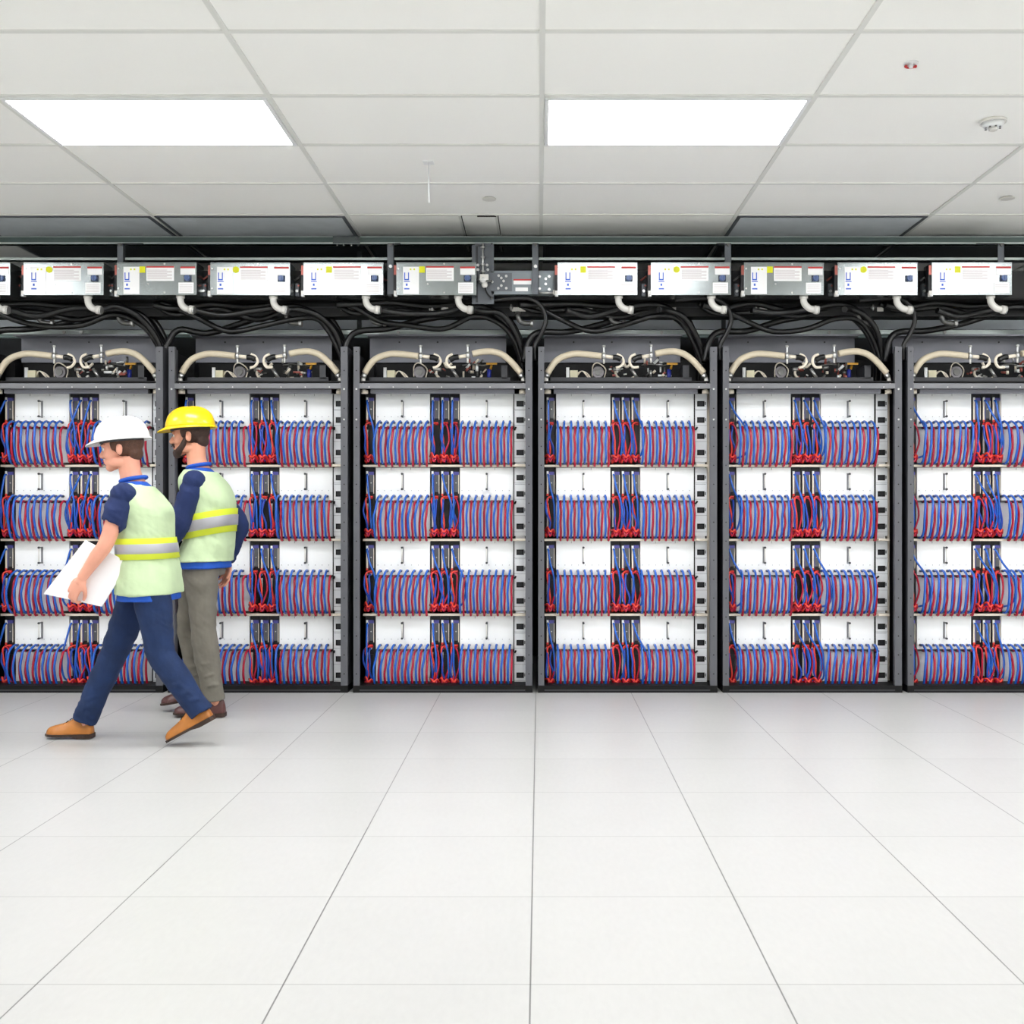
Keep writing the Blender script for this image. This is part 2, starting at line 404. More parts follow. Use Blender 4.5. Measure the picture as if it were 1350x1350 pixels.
for k in range(18):
    rn = random.Random(500+k); j = lambda s: rn.uniform(-s, s)
    dx = [.0, .03, .055, -.01, .04, .015][k % 6] + (0, -.085, .05)[k//6]
    me_mb.append([loose('blue_cable', [(.018, -.006, .415), (.02, -.035, .405), (.022+dx*.3, -.05, .33), (.03+dx*.8, -.06+j(.01), .24), (.03+dx, -.06, .15), (.03+dx*.8+j(.01), -.045, .06), (.03, -.01, .03)], 'blue'),
                  loose('blue_cable', [(.015, -.006, .25), (.012+j(.01), -.04, .235), (.01+j(.012), -.055, .17), (.02+j(.015), -.055, .10), (.03+j(.01), -.035, .04), (.03, -.008, .02)], 'blue2')])
    me_mr.append([loose('red_cable', [(.048, -.005, .265), (.03, -.03, .268), (.012, -.045, .245), (.018+j(.012), -.05, .16), (.028+j(.01), -.05, .08), (.012+j(.01), -.03, .025), (.008, -.006, .006)], 'redor', .0062, 'red'),
                  loose('red_cable', [(.012, -.005, .262), (.028, -.028, .262), (.052, -.04, .24), (.058+j(.01), -.05, .15), (.045+j(.01), -.05, .07), (.03, -.03, .03), (.03, -.006, .01)], 'red', .0062, 'redor'),
                  loose('red_cable', [(.002, -.01, .05), (.015, -.05, .062+j(.01)), (.032, -.06, .04), (.05, -.05, .055), (.062, -.02, .03)], 'redor', .0065, 'red'),
                  loose('red_cable', [(.008, -.01, .02), (.016, -.04, .045), (.03, -.05, .012), (.046, -.04, .04), (.058, -.01, .01)], 'red', .0065, 'redor')])
me_outlet = MB().box(-.024, .024, -.003, 0, -.018, .018, 'black').box(-.016, .016, -.006, -.003, -.011, .011, 'modblack').mesh('outlet')
me_strap = {}
HL = [(721,508),(720,496.5),(726,485)]
def hp(pxpy, Yd=7.02): # pixel of the fourth rack -> local rack coords
    return Vector((X_(pxpy[0], Yd)-GX, Yd-RY, Z_(pxpy[1], Yd)))
def hose_left():
    b = MB(); b.tube([hp(p) for p in ((722,492),(726,485),(733,476),(743,470),(758,466.5),(776,467.5),(793,469.5))], .021, 'hose', 12)
    return b.mesh('hose_body')
def hose_right():
    b = MB(); b.tube([hp(p) for p in ((864,466.5),(876,464),(890,463.5),(903,467.5),(914,476),(923,486),(928,492))], .021, 'hose', 12)
    return b.mesh('hose_body')
me_hl, me_hr = hose_left(), hose_right()
b = MB(); b.tube([hp(p) for p in ((722,516),(720.5,506),(720.5,497),(725,487))], .0135, 'offwhite', 10); b.cyl(hp((720.5,508)), hp((720.5,503)), .021, 'cream', 12); b.cyl(hp((722,519)), hp((722,514)), .022, 'cream', 12); b.cyl(hp((720,498)), hp((722,493)), .018, 'steel', 12)
me_el = b.mesh('elbow_fitting')
b = MB(); b.tube([hp(p) for p in ((930,518),(931,506),(930,497),(925,487))], .0135, 'offwhite', 10); b.cyl(hp((931,508)), hp((931,503)), .021, 'cream', 12); b.cyl(hp((930,519)), hp((930,514)), .022, 'cream', 12); b.cyl(hp((930,498)), hp((927,493)), .018, 'steel', 12)
me_er = b.mesh('elbow_fitting')
def clamp(p, up=True):
    b = MB(); q = hp(p); b.cyl(q+Vector((-.01,0,0)), q+Vector((.01,0,0)), .025, 'steel', 14)
    b.cyl(q+Vector((0,-.01,.02)), q+Vector((0,-.012,.062)), .006, 'white', 8); b.cyl(q+Vector((0,-.012,.055)), q+Vector((0,-.012,.068)), .011, 'steel', 8)
    b.cyl(q+Vector((0,-.01,-.02)), q+Vector((0,-.012,-.05)), .006, 'offwhite', 8)
    return b.mesh('clamp')
me_cl, me_cr = clamp((796,469.5)), clamp((858,468.5))
b = MB(); b.cyl(hp((795,469.5)), hp((810,471)), .012, 'cream', 12); b.tube([hp(p) for p in ((808,471),(814,471.5),(819,474))], .018, 'blackcable', 12)
b.tube([hp(p) for p in ((813,467),(819,470),(822,477),(818,483),(812,485))], .009, 'cream', 10)
me_tl = b.mesh('pipe_end')
b = MB(); b.cyl(hp((843,471)), hp((860,468.5)), .012, 'cream', 12); b.tube([hp(p) for p in ((846,470.5),(840,471.5),(834,475))], .018, 'blackcable', 12)
b.tube([hp(p) for p in ((838,467),(832,470),(830,477),(834,484),(842,484))], .009, 'cream', 10)
me_tr = b.mesh('pipe_end')

def manifold(seed, t):
    rn = random.Random(seed)
    def q(x, y, Yd=7.16): return hp((x, y), Yd)
    b = MB()   # central silver pipework
    b.tube([q(822,478), q(826,484), q(832,479)], .009, 'cream', 8)
    b.tube([q(812,487), q(812,494), q(818,500), q(828,501), q(836,499+rn.uniform(-2,2))], .0085, 'cream', 8)
    if rn.random() < .6: b.tube([q(836,501), q(856,501), q(868,500), q(872,494)], .0075, 'cream', 8)
    b.cyl(q(808,487), q(818,487), .013, 'steel', 10); b.cyl(q(832,486), q(840,498), .010, 'steel', 10)
    b.build('pipework', t)
    b = MB(); r_ = .038; c = q(790+rn.uniform(-3,3), 492, 7.22)
    b.cyl(c, c+Vector((0,-.06,0)), r_, 'pumpgrey', 18); b.cyl(c+Vector((0,-.06,0)), c+Vector((0,-.068,0)), r_*.6, 'metaldark', 14); b.tube([c+Vector((-r_,-.05,-.03)), c+Vector((-r_*.9,-.06,.04)), c+Vector((.0,-.06,.06)), c+Vector((.05,-.05,.02)), c+Vector((.04,-.05,-.04))], .004, 'cream', 6)
    b.build('pump', t)
    b = MB(); x = 743+rn.uniform(-2,14)
    b.box(*sorted((q(x-2,0).x, q(x+2,0).x)), .19, .2, q(0,502).z, q(0,485).z, 'white'); a = q(x+3,488); 
    b.box(a.x, a.x+.05, .18, .23, q(0,502).z, q(0,489).z, 'ivory')
    b.build('connector_block', t)
    b = MB()
    for k in range(3):
        b.mark(); b.tube([a+Vector((.05,-.01,-.02-.008*k)), a+Vector((.08,-.03,-.01)), a+Vector((.12,-.02,-.03-.01*k)), a+Vector((.15+.02*k,0,-.075))], .003, 'cream', 6)
    b.each('white_wire', t)
    b = MB()
    for k in range(20):
        b.mark(); x, y = rn.uniform(846,878), rn.uniform(477,500); p = q(x, y, rn.uniform(7.1,7.2)); l = rn.uniform(.015,.05)
        dd = rn.choice([Vector((l,0,0)), Vector((0,0,l)), Vector((l*.6,-l*.3,l*.6))])
        b.cyl(p, p+dd, rn.uniform(.005,.010), rn.choice(['steel','cream','metaldark','copper','white']), 8)
    for k in range(9):
        b.mark(); x, y = rn.uniform(800,826), rn.uniform(484,500); p = q(x, y, rn.uniform(7.1,7.2)); l = rn.uniform(.012,.03)
        b.cyl(p, p+Vector((l,0,rn.uniform(-l,l))), rn.uniform(.004,.008), rn.choice(['steel','offwhite','metaldark','copper']), 8)
    b.mark(); b.tube([q(846,482), q(858,480), q(872,482), q(884,480)], .006, 'metaldark', 8)
    b.each('pipe_fitting', t)
    b = MB(); b.cyl(q(877,0,7.14)*1 if False else q(882,502,7.14), q(882,487,7.14), .014, 'bluebody', 10); b.cyl(q(884,487,7.13), q(886,480,7.13), .008, 'brass', 8); b.box(*sorted((q(879,0,7.12).x, q(893,0,7.12).x)), .16, .172, q(0,481,7.12).z, q(0,478.5,7.12).z, 'brass')
    b.build('valve', t)
    b = MB(); b.mark(); b.box(q(898,0).x, q(906,0).x, .12, .3, q(0,502).z, q(0,484).z, 'darkgrey'); b.mark(); b.box(q(714,0,7.1).x+.02, q(726,0,7.1).x+.02, .2, .3, q(0,502).z, q(0,478).z, 'black')
    b.each('bracket', t)

for ri in range(6):
    gx = GX + PITCH*(ri-3); nm = ORD[ri]
    t = thing('server_rack', ['dark grey server rack cut by the left edge, behind the white helmet', 'dark grey server rack behind the person in the yellow helmet', 'dark grey server rack, the third from the left, below the grey joint box', 'dark grey server rack, the fourth from the left, just right of the centre', 'dark grey server rack, the fifth from the left', 'dark grey server rack cut by the right edge'][ri], 'server rack', (gx, RY, 0))
    inst('post', me_pl, t); inst('post', me_pr, t); inst('cross_bar', me_bar, t); inst('base', me_base, t)
    inst('side_panel', me_side, t, (.02, 0, 0)); inst('side_panel', me_side, t, (1.16, 0, 0)); inst('back_panel', me_back, t)
    inst('hood_panel', me_hood, t); inst('top_deck', me_floor, t)
    for z in ROWZ: inst('shelf', me_lip, t, (0, 0, z))
    if ri < 5:
        inst('riser_pipe', riser := MB().cyl((0,.19,.05), (0,.19,1.95), .011, 'cream', 10).mesh('riser_pipe'), t, (1.138, 0, 0))
    # hoses and manifold
    for side, (hb, e, c_, te) in (('left', (me_hl, me_el, me_cl, me_tl)), ('right', (me_hr, me_er, me_cr, me_tr))):
        if ri == 5 and side == 'right': pass
        h = thing('coolant_hose', f'beige coolant hose arching over the {side} half of the {nm}', 'hose', (gx, RY, 0))
        inst('hose_body', hb, h); inst('elbow_fitting', e, h); inst('clamp', c_, h); inst('pipe_end', te, h)
    mf = thing('coolant_manifold', f'jumble of silver pipes, pump and valves on top of the {nm}', 'manifold', (gx, RY, 0))
    manifold(40+ri, mf)
    if ri < 5:
        p = thing('power_strip', f'white power strip with black outlets, right side of the {nm}', 'power strip', (gx+1.045, 7.11, 0))
        b = MB()
        for i in range(4): b.box(0, .08, 0, .05, ROWZ[i]+.012, ROWT[i]-.005, 'pdu'); b.box(.006, .074, -.002, 0, ROWZ[i]+.35, ROWZ[i]+.352, 'panelgrey')
        b.box(.01, .07, .01, .05, .03, 1.93, 'pdu')
        for i in range(4):
            for k in range(4):
                z = ROWZ[i]+.075+.1065*k
                b.box(.0, .08, -.001, 0, z-.036, z-.0345, 'bar'); b.box(.066, .074, -.001, 0, z-.008, z+.012, 'bar')
        b.box(-.004, .002, -.004, .03, .03, 1.93, 'black')
        b.build('strip_body', p)
        for i in range(4):
            for k in range(4): inst('outlet', me_outlet, p, (.04, 0, ROWZ[i]+.075+.1065*k))
            inst('cord_clip', MB().cyl((.006,-.004,0), (.012,-.03,.012), .006, 'black', 8).mesh('cord_clip'), p, (0, 0, ROWZ[i]+.225))
    for i in range(4):
        for sd, lx in (('left', .137), ('right', .689)):
            v = random.Random(ri*17+i*5+(sd == 'right')*3).randrange(4) if ri not in (3,) else (2 if sd == 'left' else 3)
            if ri == 2: v = 0 if sd == 'left' else 1
            t = thing('server_tray', f'white server tray, {sd} of the pair, {ROWN[i]}, {nm}', 'server tray', (gx+lx, TYF, ROWZ[i]))
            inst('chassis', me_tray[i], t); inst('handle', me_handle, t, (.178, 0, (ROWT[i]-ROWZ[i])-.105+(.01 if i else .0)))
            rn = random.Random(ri*100+i*10+len(sd))
            for k in range(8):
                inst('blue_cable', me_blue[v][rn.randrange(4)], t, (.008+k*.0443+rn.uniform(-.0012,.0012), 0, 0))
                inst('red_cable', me_red[v][rn.randrange(4)], t, (.030+k*.0443+rn.uniform(-.0015,.0015), 0, 0))
        for mi_, (wh, lx) in enumerate((('beside the left post', .062), ('left of the central three', .495), ('middle of the central three', .495+MW+.0005), ('right of the central three', .495+2*MW+.001))):
            t = thing('switch_module', f'dark switch module {wh}, {ROWN[i]}, {nm}', 'switch module', (gx+lx+(.004 if mi_ == 0 else 0), TYF, ROWZ[i]))
            inst('housing', me_mod[i], t)
            inst('cream_strip', me_strip, t, (.010, 0, .285)); inst('cream_strip', me_strip2, t, (.010, 0, .07))
            rn = random.Random(ri*31+i*7+mi_)
            a, b_ = rn.randrange(6), rn.randrange(6)
            a += 6 if ri == 0 and rn.random() < .8 else (12 if (ri in (4, 5) or (mi_ == 3 and rn.random() < .5)) and rn.random() < .7 else 0)
            inst('blue_cable', me_mb[a][0], t); inst('blue_cable', me_mb[b_][1], t, (.006*rn.choice([-1, 0, 1]), -.003, 0))
            if rn.random() < .5: inst('blue_cable', me_mb[(b_+2) % 6][1], t, (.025, .004, 0))
            for k in range(4):
                if k == 1 and rn.random() < .3: continue
                inst('red_cable', me_mr[b_][k], t, (0, -.004*k, 0))

# ------------------------------------------------------------------ overhead power boxes
BY = 6.86; BS = F/BY; BW = .505; BH = .206; BZ = H+(VY-389)/BS
def tapbox_parts():
    b = MB(); b.box(0, BW, 0, .15, 0, BH, 'galv'); b.box(0, BW, -.002, 0, BH-.006, BH, 'galv')
    hous = b
    def U(u): return u*BW
    def V(v): return BH*(1-v)
    s = []
    b = MB(); b.box(U(.085), U(.284), -.0025, -.0005, V(.97), V(.134), 'sticker')
    r0, r1 = V(.55), V(.31)
    b.box(U(.10), U(.112), -.0035, -.0025, r0, r1, 'stickblue'); b.box(U(.148), U(.16), -.0035, -.0025, r0, r1, 'stickblue'); b.box(U(.10), U(.16), -.0035, -.0025, r0, r0+.008, 'stickblue')
    b.box(U(.095), U(.17), -.0035, -.0025, V(.60), V(.575), 'stickblue'); b.box(U(.12), U(.142), -.0035, -.0025, V(.72), V(.65), 'stickblue'); b.box(U(.10), U(.165), -.0035, -.0025, V(.83), V(.79), 'stickblue')
    b.box(U(.17), U(.19), -.0035, -.0025, V(.24), V(.19), 'yellow'); b.box(U(.215), U(.235), -.0035, -.0025, V(.24), V(.19), 'yellow')
    s.append(('label_sticker', b, 'white sticker with blue marks'))
    b = MB(); b.box(U(.373), U(.72), -.0025, -.0005, V(.57), V(.12), 'sticker'); b.box(U(.373), U(.72), -.0032, -.0025, V(.165), V(.12), 'stickred')
    for k in range(9): b.box(U(.385), U(.385+.31*(1 if k % 3 else .8)), -.003, -.0025, V(.245+k*.034), V(.232+k*.034), 'stickgrey')
    s.append(('label_sticker', b, 'white sticker with a red heading'))
    b = MB(); b.box(U(.80), U(.985), -.0025, -.0005, V(.38), V(.13), 'sticker'); b.box(U(.80), U(.985), -.0032, -.0025, V(.185), V(.13), 'stickred')
    s.append(('label_sticker', b, 'small white sticker with a red heading'))
    b = MB(); b.box(U(.775), U(.965), -.0025, -.0005, V(.95), V(.62), 'sticker')
    for k in range(5): b.box(U(.79), U(.95), -.003, -.0025, V(.70+k*.05), V(.688+k*.05), 'stickgrey')
    s.append(('label_sticker', b, 'plain white sticker'))
    b = MB(); b.box(U(.845), U(.94), -.004, 0, V(.59), V(.40), 'knobdark'); b.cyl((U(.892), -.004, V(.49)), (U(.892), -.022, V(.49)), .019, 'knob', 18, .017); b.box(U(.892)-.003, U(.892)+.003, -.027, -.02, V(.49)-.014, V(.49)+.014, 'knob')
    kn = b
    b = MB()
    for u, v in ((.60, .05), (.60, .925), (.395, .665), (.025, .19), (.025, .80)): b.mark(); b.cyl((U(u), 0, V(v)), (U(u), -.005, V(v)), .006, 'steel', 10)
    bt = b
    b = MB(); b.box(-.016, .002, .0, .03, -.006, .028, 'offwhite'); b.cyl((-.012, -.001, -.002), (.004, -.001, -.002), .008, 'white', 8); b.box(-.018, .001, .012, .06, .02, .19, 'modblack'); b.box(-.016, .0, .008, .014, .13, .19, 'copper')
    la = b
    ex = U(.77)
    b = MB(); b.tube([(ex, .045, .002), (ex, .045, -.03), (ex+.010, .04, -.055), (ex+.035, .035, -.078), (ex+.07, .03, -.088)], .021, 'elbow', 14, seg=4)
    b.cyl((ex+.062, .031, -.086), (ex+.088, .028, -.091), .027, 'elbow', 14); b.cyl((ex+.088, .028, -.091), (ex+.096, .027, -.092), .024, 'steel', 14); b.cyl((ex, .045, 0), (ex, .045, -.012), .027, 'offwhite', 14)
    el = b
    return hous, s, kn, bt, la, el
hous, stick, kn, bt, la, el = tapbox_parts()
me_h = hous.mesh('housing'); me_s = [(n, b.mesh(n), l) for n, b, l in stick]; me_k = kn.mesh('knob'); me_b = MB().cyl((0,0,0),(0,-.005,0),.006,'steel',10).mesh('bolt'); me_l = la.mesh('latch'); me_e = el.mesh('conduit_elbow')
def circ(b): return b
me_yel = [MB().box(-.018, .018, -.003, -.0005, -.020, .020, 'yellow').mesh('yellow_sticker'), MB().cyl((0,-.0005,0), (0,-.003,0), .0205, 'yellow', 20).mesh('yellow_sticker')]
boxes = [(-92, 'grey overhead power box cut off by the left edge'), (31, 'grey overhead power box, first whole one at the left end of the row'),
         (154, 'grey overhead power box, second whole one from the left end of the row'), (277, 'grey overhead power box, third whole one from the left end'),
         (400, 'grey overhead power box, second one left of the central hanger'), (522.5, 'grey overhead power box just left of the central hanger'),
         (735, 'grey overhead power box just right of the central joint box'), (858, 'grey overhead power box, second one right of the central joint box'),
         (981, 'grey overhead power box, third one right of the central joint box'), (1104.5, 'grey overhead power box, second from the right edge'), (1228.5, 'grey overhead power box nearest the right edge')]
rb = random.Random(3)
for n, (px, lab) in enumerate(boxes):
    t = thing('power_box', lab, 'power box', (X_(px, BY), BY, BZ))
    t.rotation_euler = (math.radians(rb.uniform(-.8, .8)), 0, math.radians(rb.uniform(-.5, .5)))
    o = inst('housing', me_h, t); bv = o.modifiers.new('bevel', 'BEVEL'); bv.width = .003; bv.segments = 2
    for nm_, me, lb in me_s:
        q = inst(nm_, me, t); q['label'] = lb
    inst('yellow_sticker', me_yel[n % 2 if n != 5 else 0], t, (.322*BW, 0, BH*.78)); inst('knob', me_k, t); [inst('bolt', me_b, t, (u*BW, 0, BH*(1-v))) for u, v in ((.60, .05), (.60, .925), (.395, .665), (.025, .19), (.025, .80))]; inst('latch', me_l, t); inst('conduit_elbow', me_e, t)

# rails, hangers, busway
RAILY = 7.28
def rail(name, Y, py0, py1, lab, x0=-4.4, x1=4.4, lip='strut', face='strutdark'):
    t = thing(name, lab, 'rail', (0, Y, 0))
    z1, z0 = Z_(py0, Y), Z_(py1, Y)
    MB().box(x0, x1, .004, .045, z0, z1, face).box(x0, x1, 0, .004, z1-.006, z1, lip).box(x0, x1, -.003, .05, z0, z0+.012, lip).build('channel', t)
    return t, z0, z1
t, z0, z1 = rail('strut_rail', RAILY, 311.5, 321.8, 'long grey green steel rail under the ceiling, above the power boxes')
for px in (457,): MB().box(X_(px-18, RAILY), X_(px+18, RAILY), -.008, 0, z0+.002, z1, 'galv').build('splice_plate', t)
bb = MB()
for px in (444, 453, 463, 472): bb.mark(); bb.cyl((X_(px, RAILY), .01, z0), (X_(px, RAILY), .01, z0-.012), .006, 'steel', 8)
bb.each('bolt', t)
t, z0, z1 = rail('strut_rail', 7.42, 435, 440.5, 'long silver steel rail just above the rack tops', face='strut')
MB().box(-4.4, 4.4, .01, .05, z0-.022, z0, 'strutdark').build('lower_flange', t)
bb = MB()
for px in (85, 108, 270, 432, 525, 770, 872, 1032, 1093, 1245):
    bb.mark(); bb.cyl((X_(px, 7.42), -.012, z0+.012), (X_(px, 7.42), 0, z0+.012), .011, 'steel', 8); bb.cyl((X_(px, 7.42), -.008, z0+.01), (X_(px, 7.42), -.008, z0-.02), .004, 'steel', 8)
bb.each('bolt', t)
t, z0, z1 = rail('strut_rail', 7.36, 339.5, 343, 'thin steel rail just behind the tops of the power boxes')
# tray behind
Yt = 7.75
t = thing('cable_tray', 'grey blue sheet metal cable tray running behind the black cables', 'cable tray', (0, Yt, 0))
MB().box(-4.6, 4.6, 0, .01, Z_(434, Yt), Z_(402, Yt), 'traygrey').box(-4.6, 4.6, .01, .4, Z_(434, Yt), Z_(434, Yt)+.01, 'traygrey').build('side_sheet', t)
bb = MB()
for k in range(4): bb.mark(); bb.box(-3.9+k*2.6, -3.87+k*2.6, -.012, 0, Z_(434, Yt), CE, 'hanger')
bb.each('hanger_post', t)
t = thing('busway', 'long black power busway running behind the power boxes', 'busway', (0, 7.02, 0))
MB().box(-4.4, 4.4, .0, .10, BZ+.01, BZ+.19, 'busblack').box(-4.4, 4.4, -.006, .106, BZ+.0, BZ+.012, 'black').build('duct', t)
bb = MB()
for n, (px, lab) in enumerate(boxes):
    x = X_(px-9, 6.97)
    bb.mark(); bb.box(x-.012, x+.012, -.03, 0, BZ+.02, BZ+.10, 'hanger'); bb.cyl((x, -.03, BZ+.05), (x, -.045, BZ+.05), .009, 'steel', 8); bb.cyl((x+.01, -.03, BZ+.085), (x+.01, -.042, BZ+.085), .006, 'copper', 8); bb.cyl((x-.02,-.02,BZ+.12), (x+.02,-.02,BZ+.15), .006, 'copper' if n % 2 else 'metaldark', 8)
bb.each('mounting_clip', t)
t = thing('busway', 'lower black busway running just under the power boxes', 'busway', (0, 7.14, 0))
MB().box(-4.4, 4.4, 0, .14, Z_(417, 7.14), Z_(391, 7.14), 'busblack').box(-4.4, 4.4, -.004, .0, Z_(406, 7.14), Z_(404, 7.14), 'darkgrey').build('duct', t)
bb = MB()
for px, w_ in ((372, 14), (461, 16), (577, 10), (684, 18), (772, 18), (884, 14), (1006, 10), (1160, 8), (233, 14), (580, 22)):
    zz = Z_(408, 7.14); x = X_(px, 7.14); bb.mark(); bb.box(x-w_*.0025, x+w_*.0025, -.012, -.004, zz-.014, zz+.012, 'offwhite')
    bb.cyl((x-.05, -.02, zz+.01), (x-.05, 0, zz+.01), .014, 'metaldark', 8); bb.cyl((x-.05, -.02, zz+.03), (x-.05,-.02, zz-.01), .005, 'steel', 6)
bb.each('cover_clip', t)
def arm(t, x, Y, w):
    a, e = Z_(320.5, Y), Z_(320.5, RAILY+.01); dx = X_(VX+1, RAILY)-X_(VX+1, Y)
    b = MB(); b.grid([[(x-w, 0, a-.012), (x+w, 0, a-.012), (x+w, 0, a), (x-w, 0, a)], [(x-w, RAILY+.01-Y, e-.012), (x+w, RAILY+.01-Y, e-.012), (x+w, RAILY+.01-Y, e), (x-w, RAILY+.01-Y, e)]], 'hanger', smooth=False)
    b.build('support_arm', t)
for px, lab in ((159, 'over the second power box'), (515, 'left of the central hanger'), (706, 'in front of the grey joint box'), (960, 'between the second and third box right of centre'), (1320, 'near the right edge')):
    t = thing('hanger_strap', 'narrow grey strap hanging from the rail ' + lab, 'strap', (X_(px, 6.925), 6.925, 0))
    zb = Z_(388, 6.925) if px in (515, 706, 960) else Z_(352, 6.925)
    MB().box(-.021, .021, 0, .006, zb, Z_(321, 6.925), 'hanger').box(.017, .021, 0, .02, zb, Z_(321, 6.925), 'hanger').build('strap', t)
    arm(t, 0, 6.925, .018)
    bb = MB(); bb.mark(); bb.cyl((0, 0, Z_(351.5, 6.925)), (0, -.012, Z_(351.5, 6.925)), .011, 'steel', 10); bb.mark(); bb.cyl((0, 0, Z_(323, 6.925)), (0, -.012, Z_(323, 6.925)), .010, 'metaldark', 10); bb.each('bolt', t)
# central hanger with threaded rod
Yh = 6.93
t = thing('rod_hanger', 'dark grey hanger plate with a threaded rod and clamp, centre of the overhead row', 'hanger', (0, Yh, 0))
MB().box(X_(622, Yh), X_(651, Yh), .02, .03, Z_(400, Yh), Z_(322, Yh), 'hanger').box(X_(648, Yh), X_(651, Yh), .0, .02, Z_(358, Yh), Z_(322, Yh), 'hanger').box(X_(627, Yh), X_(630, Yh), .012, .02, Z_(398, Yh), Z_(324, Yh), 'darkgrey').build('back_plate', t)
bb = MB(); bb.cyl((X_(636.5, Yh), 0, Z_(366, Yh)), (X_(636.5, Yh), 0, Z_(321, Yh)), .006, 'steel', 8)
for py in (326, 339, 349, 358): bb.cyl((X_(636.5, Yh), 0, Z_(py-1, Yh)), (X_(636.5, Yh), 0, Z_(py+1, Yh)), .014, 'steel', 8)
bb.build('threaded_rod', t); arm(t, X_(636.5, Yh), Yh, .05)
bb = MB(); c0 = P(637, 369, Yh); bb.ball(c0+Vector((0,-.01,0)), (.036,.022,.03), 'steel', 12, 8); bb.box(c0.x-.02, c0.x+.035, -.03, .01, c0.z-.005, c0.z+.03, 'offwhite'); bb.cyl(c0+Vector((-.03,-Yh+Yh-.02,-.01)), c0+Vector((.06,-.02,-.012)), .007, 'metaldark', 8)
bb.ball(c0+Vector((.01,-.015,-.035)), (.02,.015,.02), 'offwhite', 10, 6)
for v in bb.v[:]: pass
bb.v = [(a, b_-Yh if b_ > 3 else b_, c_) for a, b_, c_ in bb.v]
bb.build('clamp', t)
bb = MB()
for px, py in ((630, 355), (643, 355), (630, 349), (642, 349)): bb.mark(); bb.cyl((X_(px, Yh), .02, Z_(py, Yh)), (X_(px, Yh), .008, Z_(py, Yh)), .009, 'steel', 8)
bb.each('bolt', t)
bb = MB(); bb.tube([(X_(639, Yh), -.01, Z_(375, Yh)), (X_(641, Yh), -.02, Z_(385, Yh)), (X_(646, Yh), -.02, Z_(392, Yh)), (X_(650, Yh), -.01, Z_(393, Yh))], .006, 'blackcable', 8); bb.ball((X_(648, Yh), -.012, Z_(393, Yh)), .010, 'metaldark', 8, 6); bb.build('drip_loop', t)
Yj = 6.95
t = thing('joint_box', 'grey busway joint box with bolted end plates, centre of the overhead row', 'joint box', (0, Yj, 0))
MB().box(X_(648, Yj), X_(733, Yj), 0, .06, Z_(388, Yj), Z_(357, Yj), 'housing').build('housing', t)
bb = MB(); bb.box(X_(646, Yj), X_(675, Yj), -.008, 0, Z_(384, Yj), Z_(360, Yj), 'hanger'); bb.build('end_plate', t)
bb = MB(); bb.box(X_(709, Yj), X_(729, Yj), -.006, 0, Z_(384, Yj), Z_(362, Yj), 'housing'); bb.build('end_plate', t)
bb = MB()
for px, py in ((657.5, 364), (667.5, 364.5), (657, 380.5), (667.5, 380.5), (661, 367), (664, 371), (661, 377), (649, 372), (711.5, 365), (724, 365), (719.5, 368), (719.5, 375), (711.5, 381), (724, 382)):
    bb.mark(); bb.cyl((X_(px, Yj), -.006, Z_(py, Yj)), (X_(px, Yj), -.016, Z_(py, Yj)), .0085, 'steel', 8)
bb.each('bolt', t)
bb = MB(); bb.box(X_(677, Yj), X_(700.5, Yj), -.002, 0, Z_(375, Yj), Z_(368, Yj), 'sticker'); bb.box(X_(677, Yj), X_(700.5, Yj), -.003, -.002, Z_(370, Yj), Z_(368, Yj), 'stickred'); bb.build('label_sticker', t)
MB().box(X_(679.5, Yj), X_(696, Yj), -.002, 0, Z_(384, Yj), Z_(379, Yj), 'sticker').build('label_sticker', t)
bb = MB(); bb.cyl((X_(709, Yj), -.01, Z_(386.5, Yj)), (X_(731, Yj), -.01, Z_(386.5, Yj)), .006, 'steel', 8); bb.box(X_(729, Yj), X_(734, Yj), -.02, 0, Z_(389, Yj), Z_(383, Yj), 'offwhite'); bb.build('latch', t)

# rear dark conduit elbows
for px, lab in ((60, 'under the leftmost whole power box'), (165, 'under the second whole power box'), (386, 'under the gap left of the fourth whole box'), (497, 'left of the central hanger'), (690, 'under the grey joint box'), (811, 'under the first box right of the joint box'), (1137, 'under the fourth box right of the joint box'), (1247, 'near the right edge')):
    Y = 7.16; a = P(px-7, 412, Y)
    b = MB(); b.tube([a, a+Vector((0,-.02,-.03)), a+Vector((.015,-.02,-.062)), a+Vector((.05,-.02,-.075)), a+Vector((.09,-.02,-.075))], .017, 'metaldark', 12, seg=4)
    b.cyl(a+Vector((.08,-.02,-.075)), a+Vector((.10,-.02,-.075)), .023, 'steel', 12); b.cyl(a+Vector((0,-.006,0)), a+Vector((0,-.02,-.02)), .022, 'metaldark', 12)
    tag(b.build('conduit_elbow'), 'dark metal conduit elbow ' + lab, 'elbow')

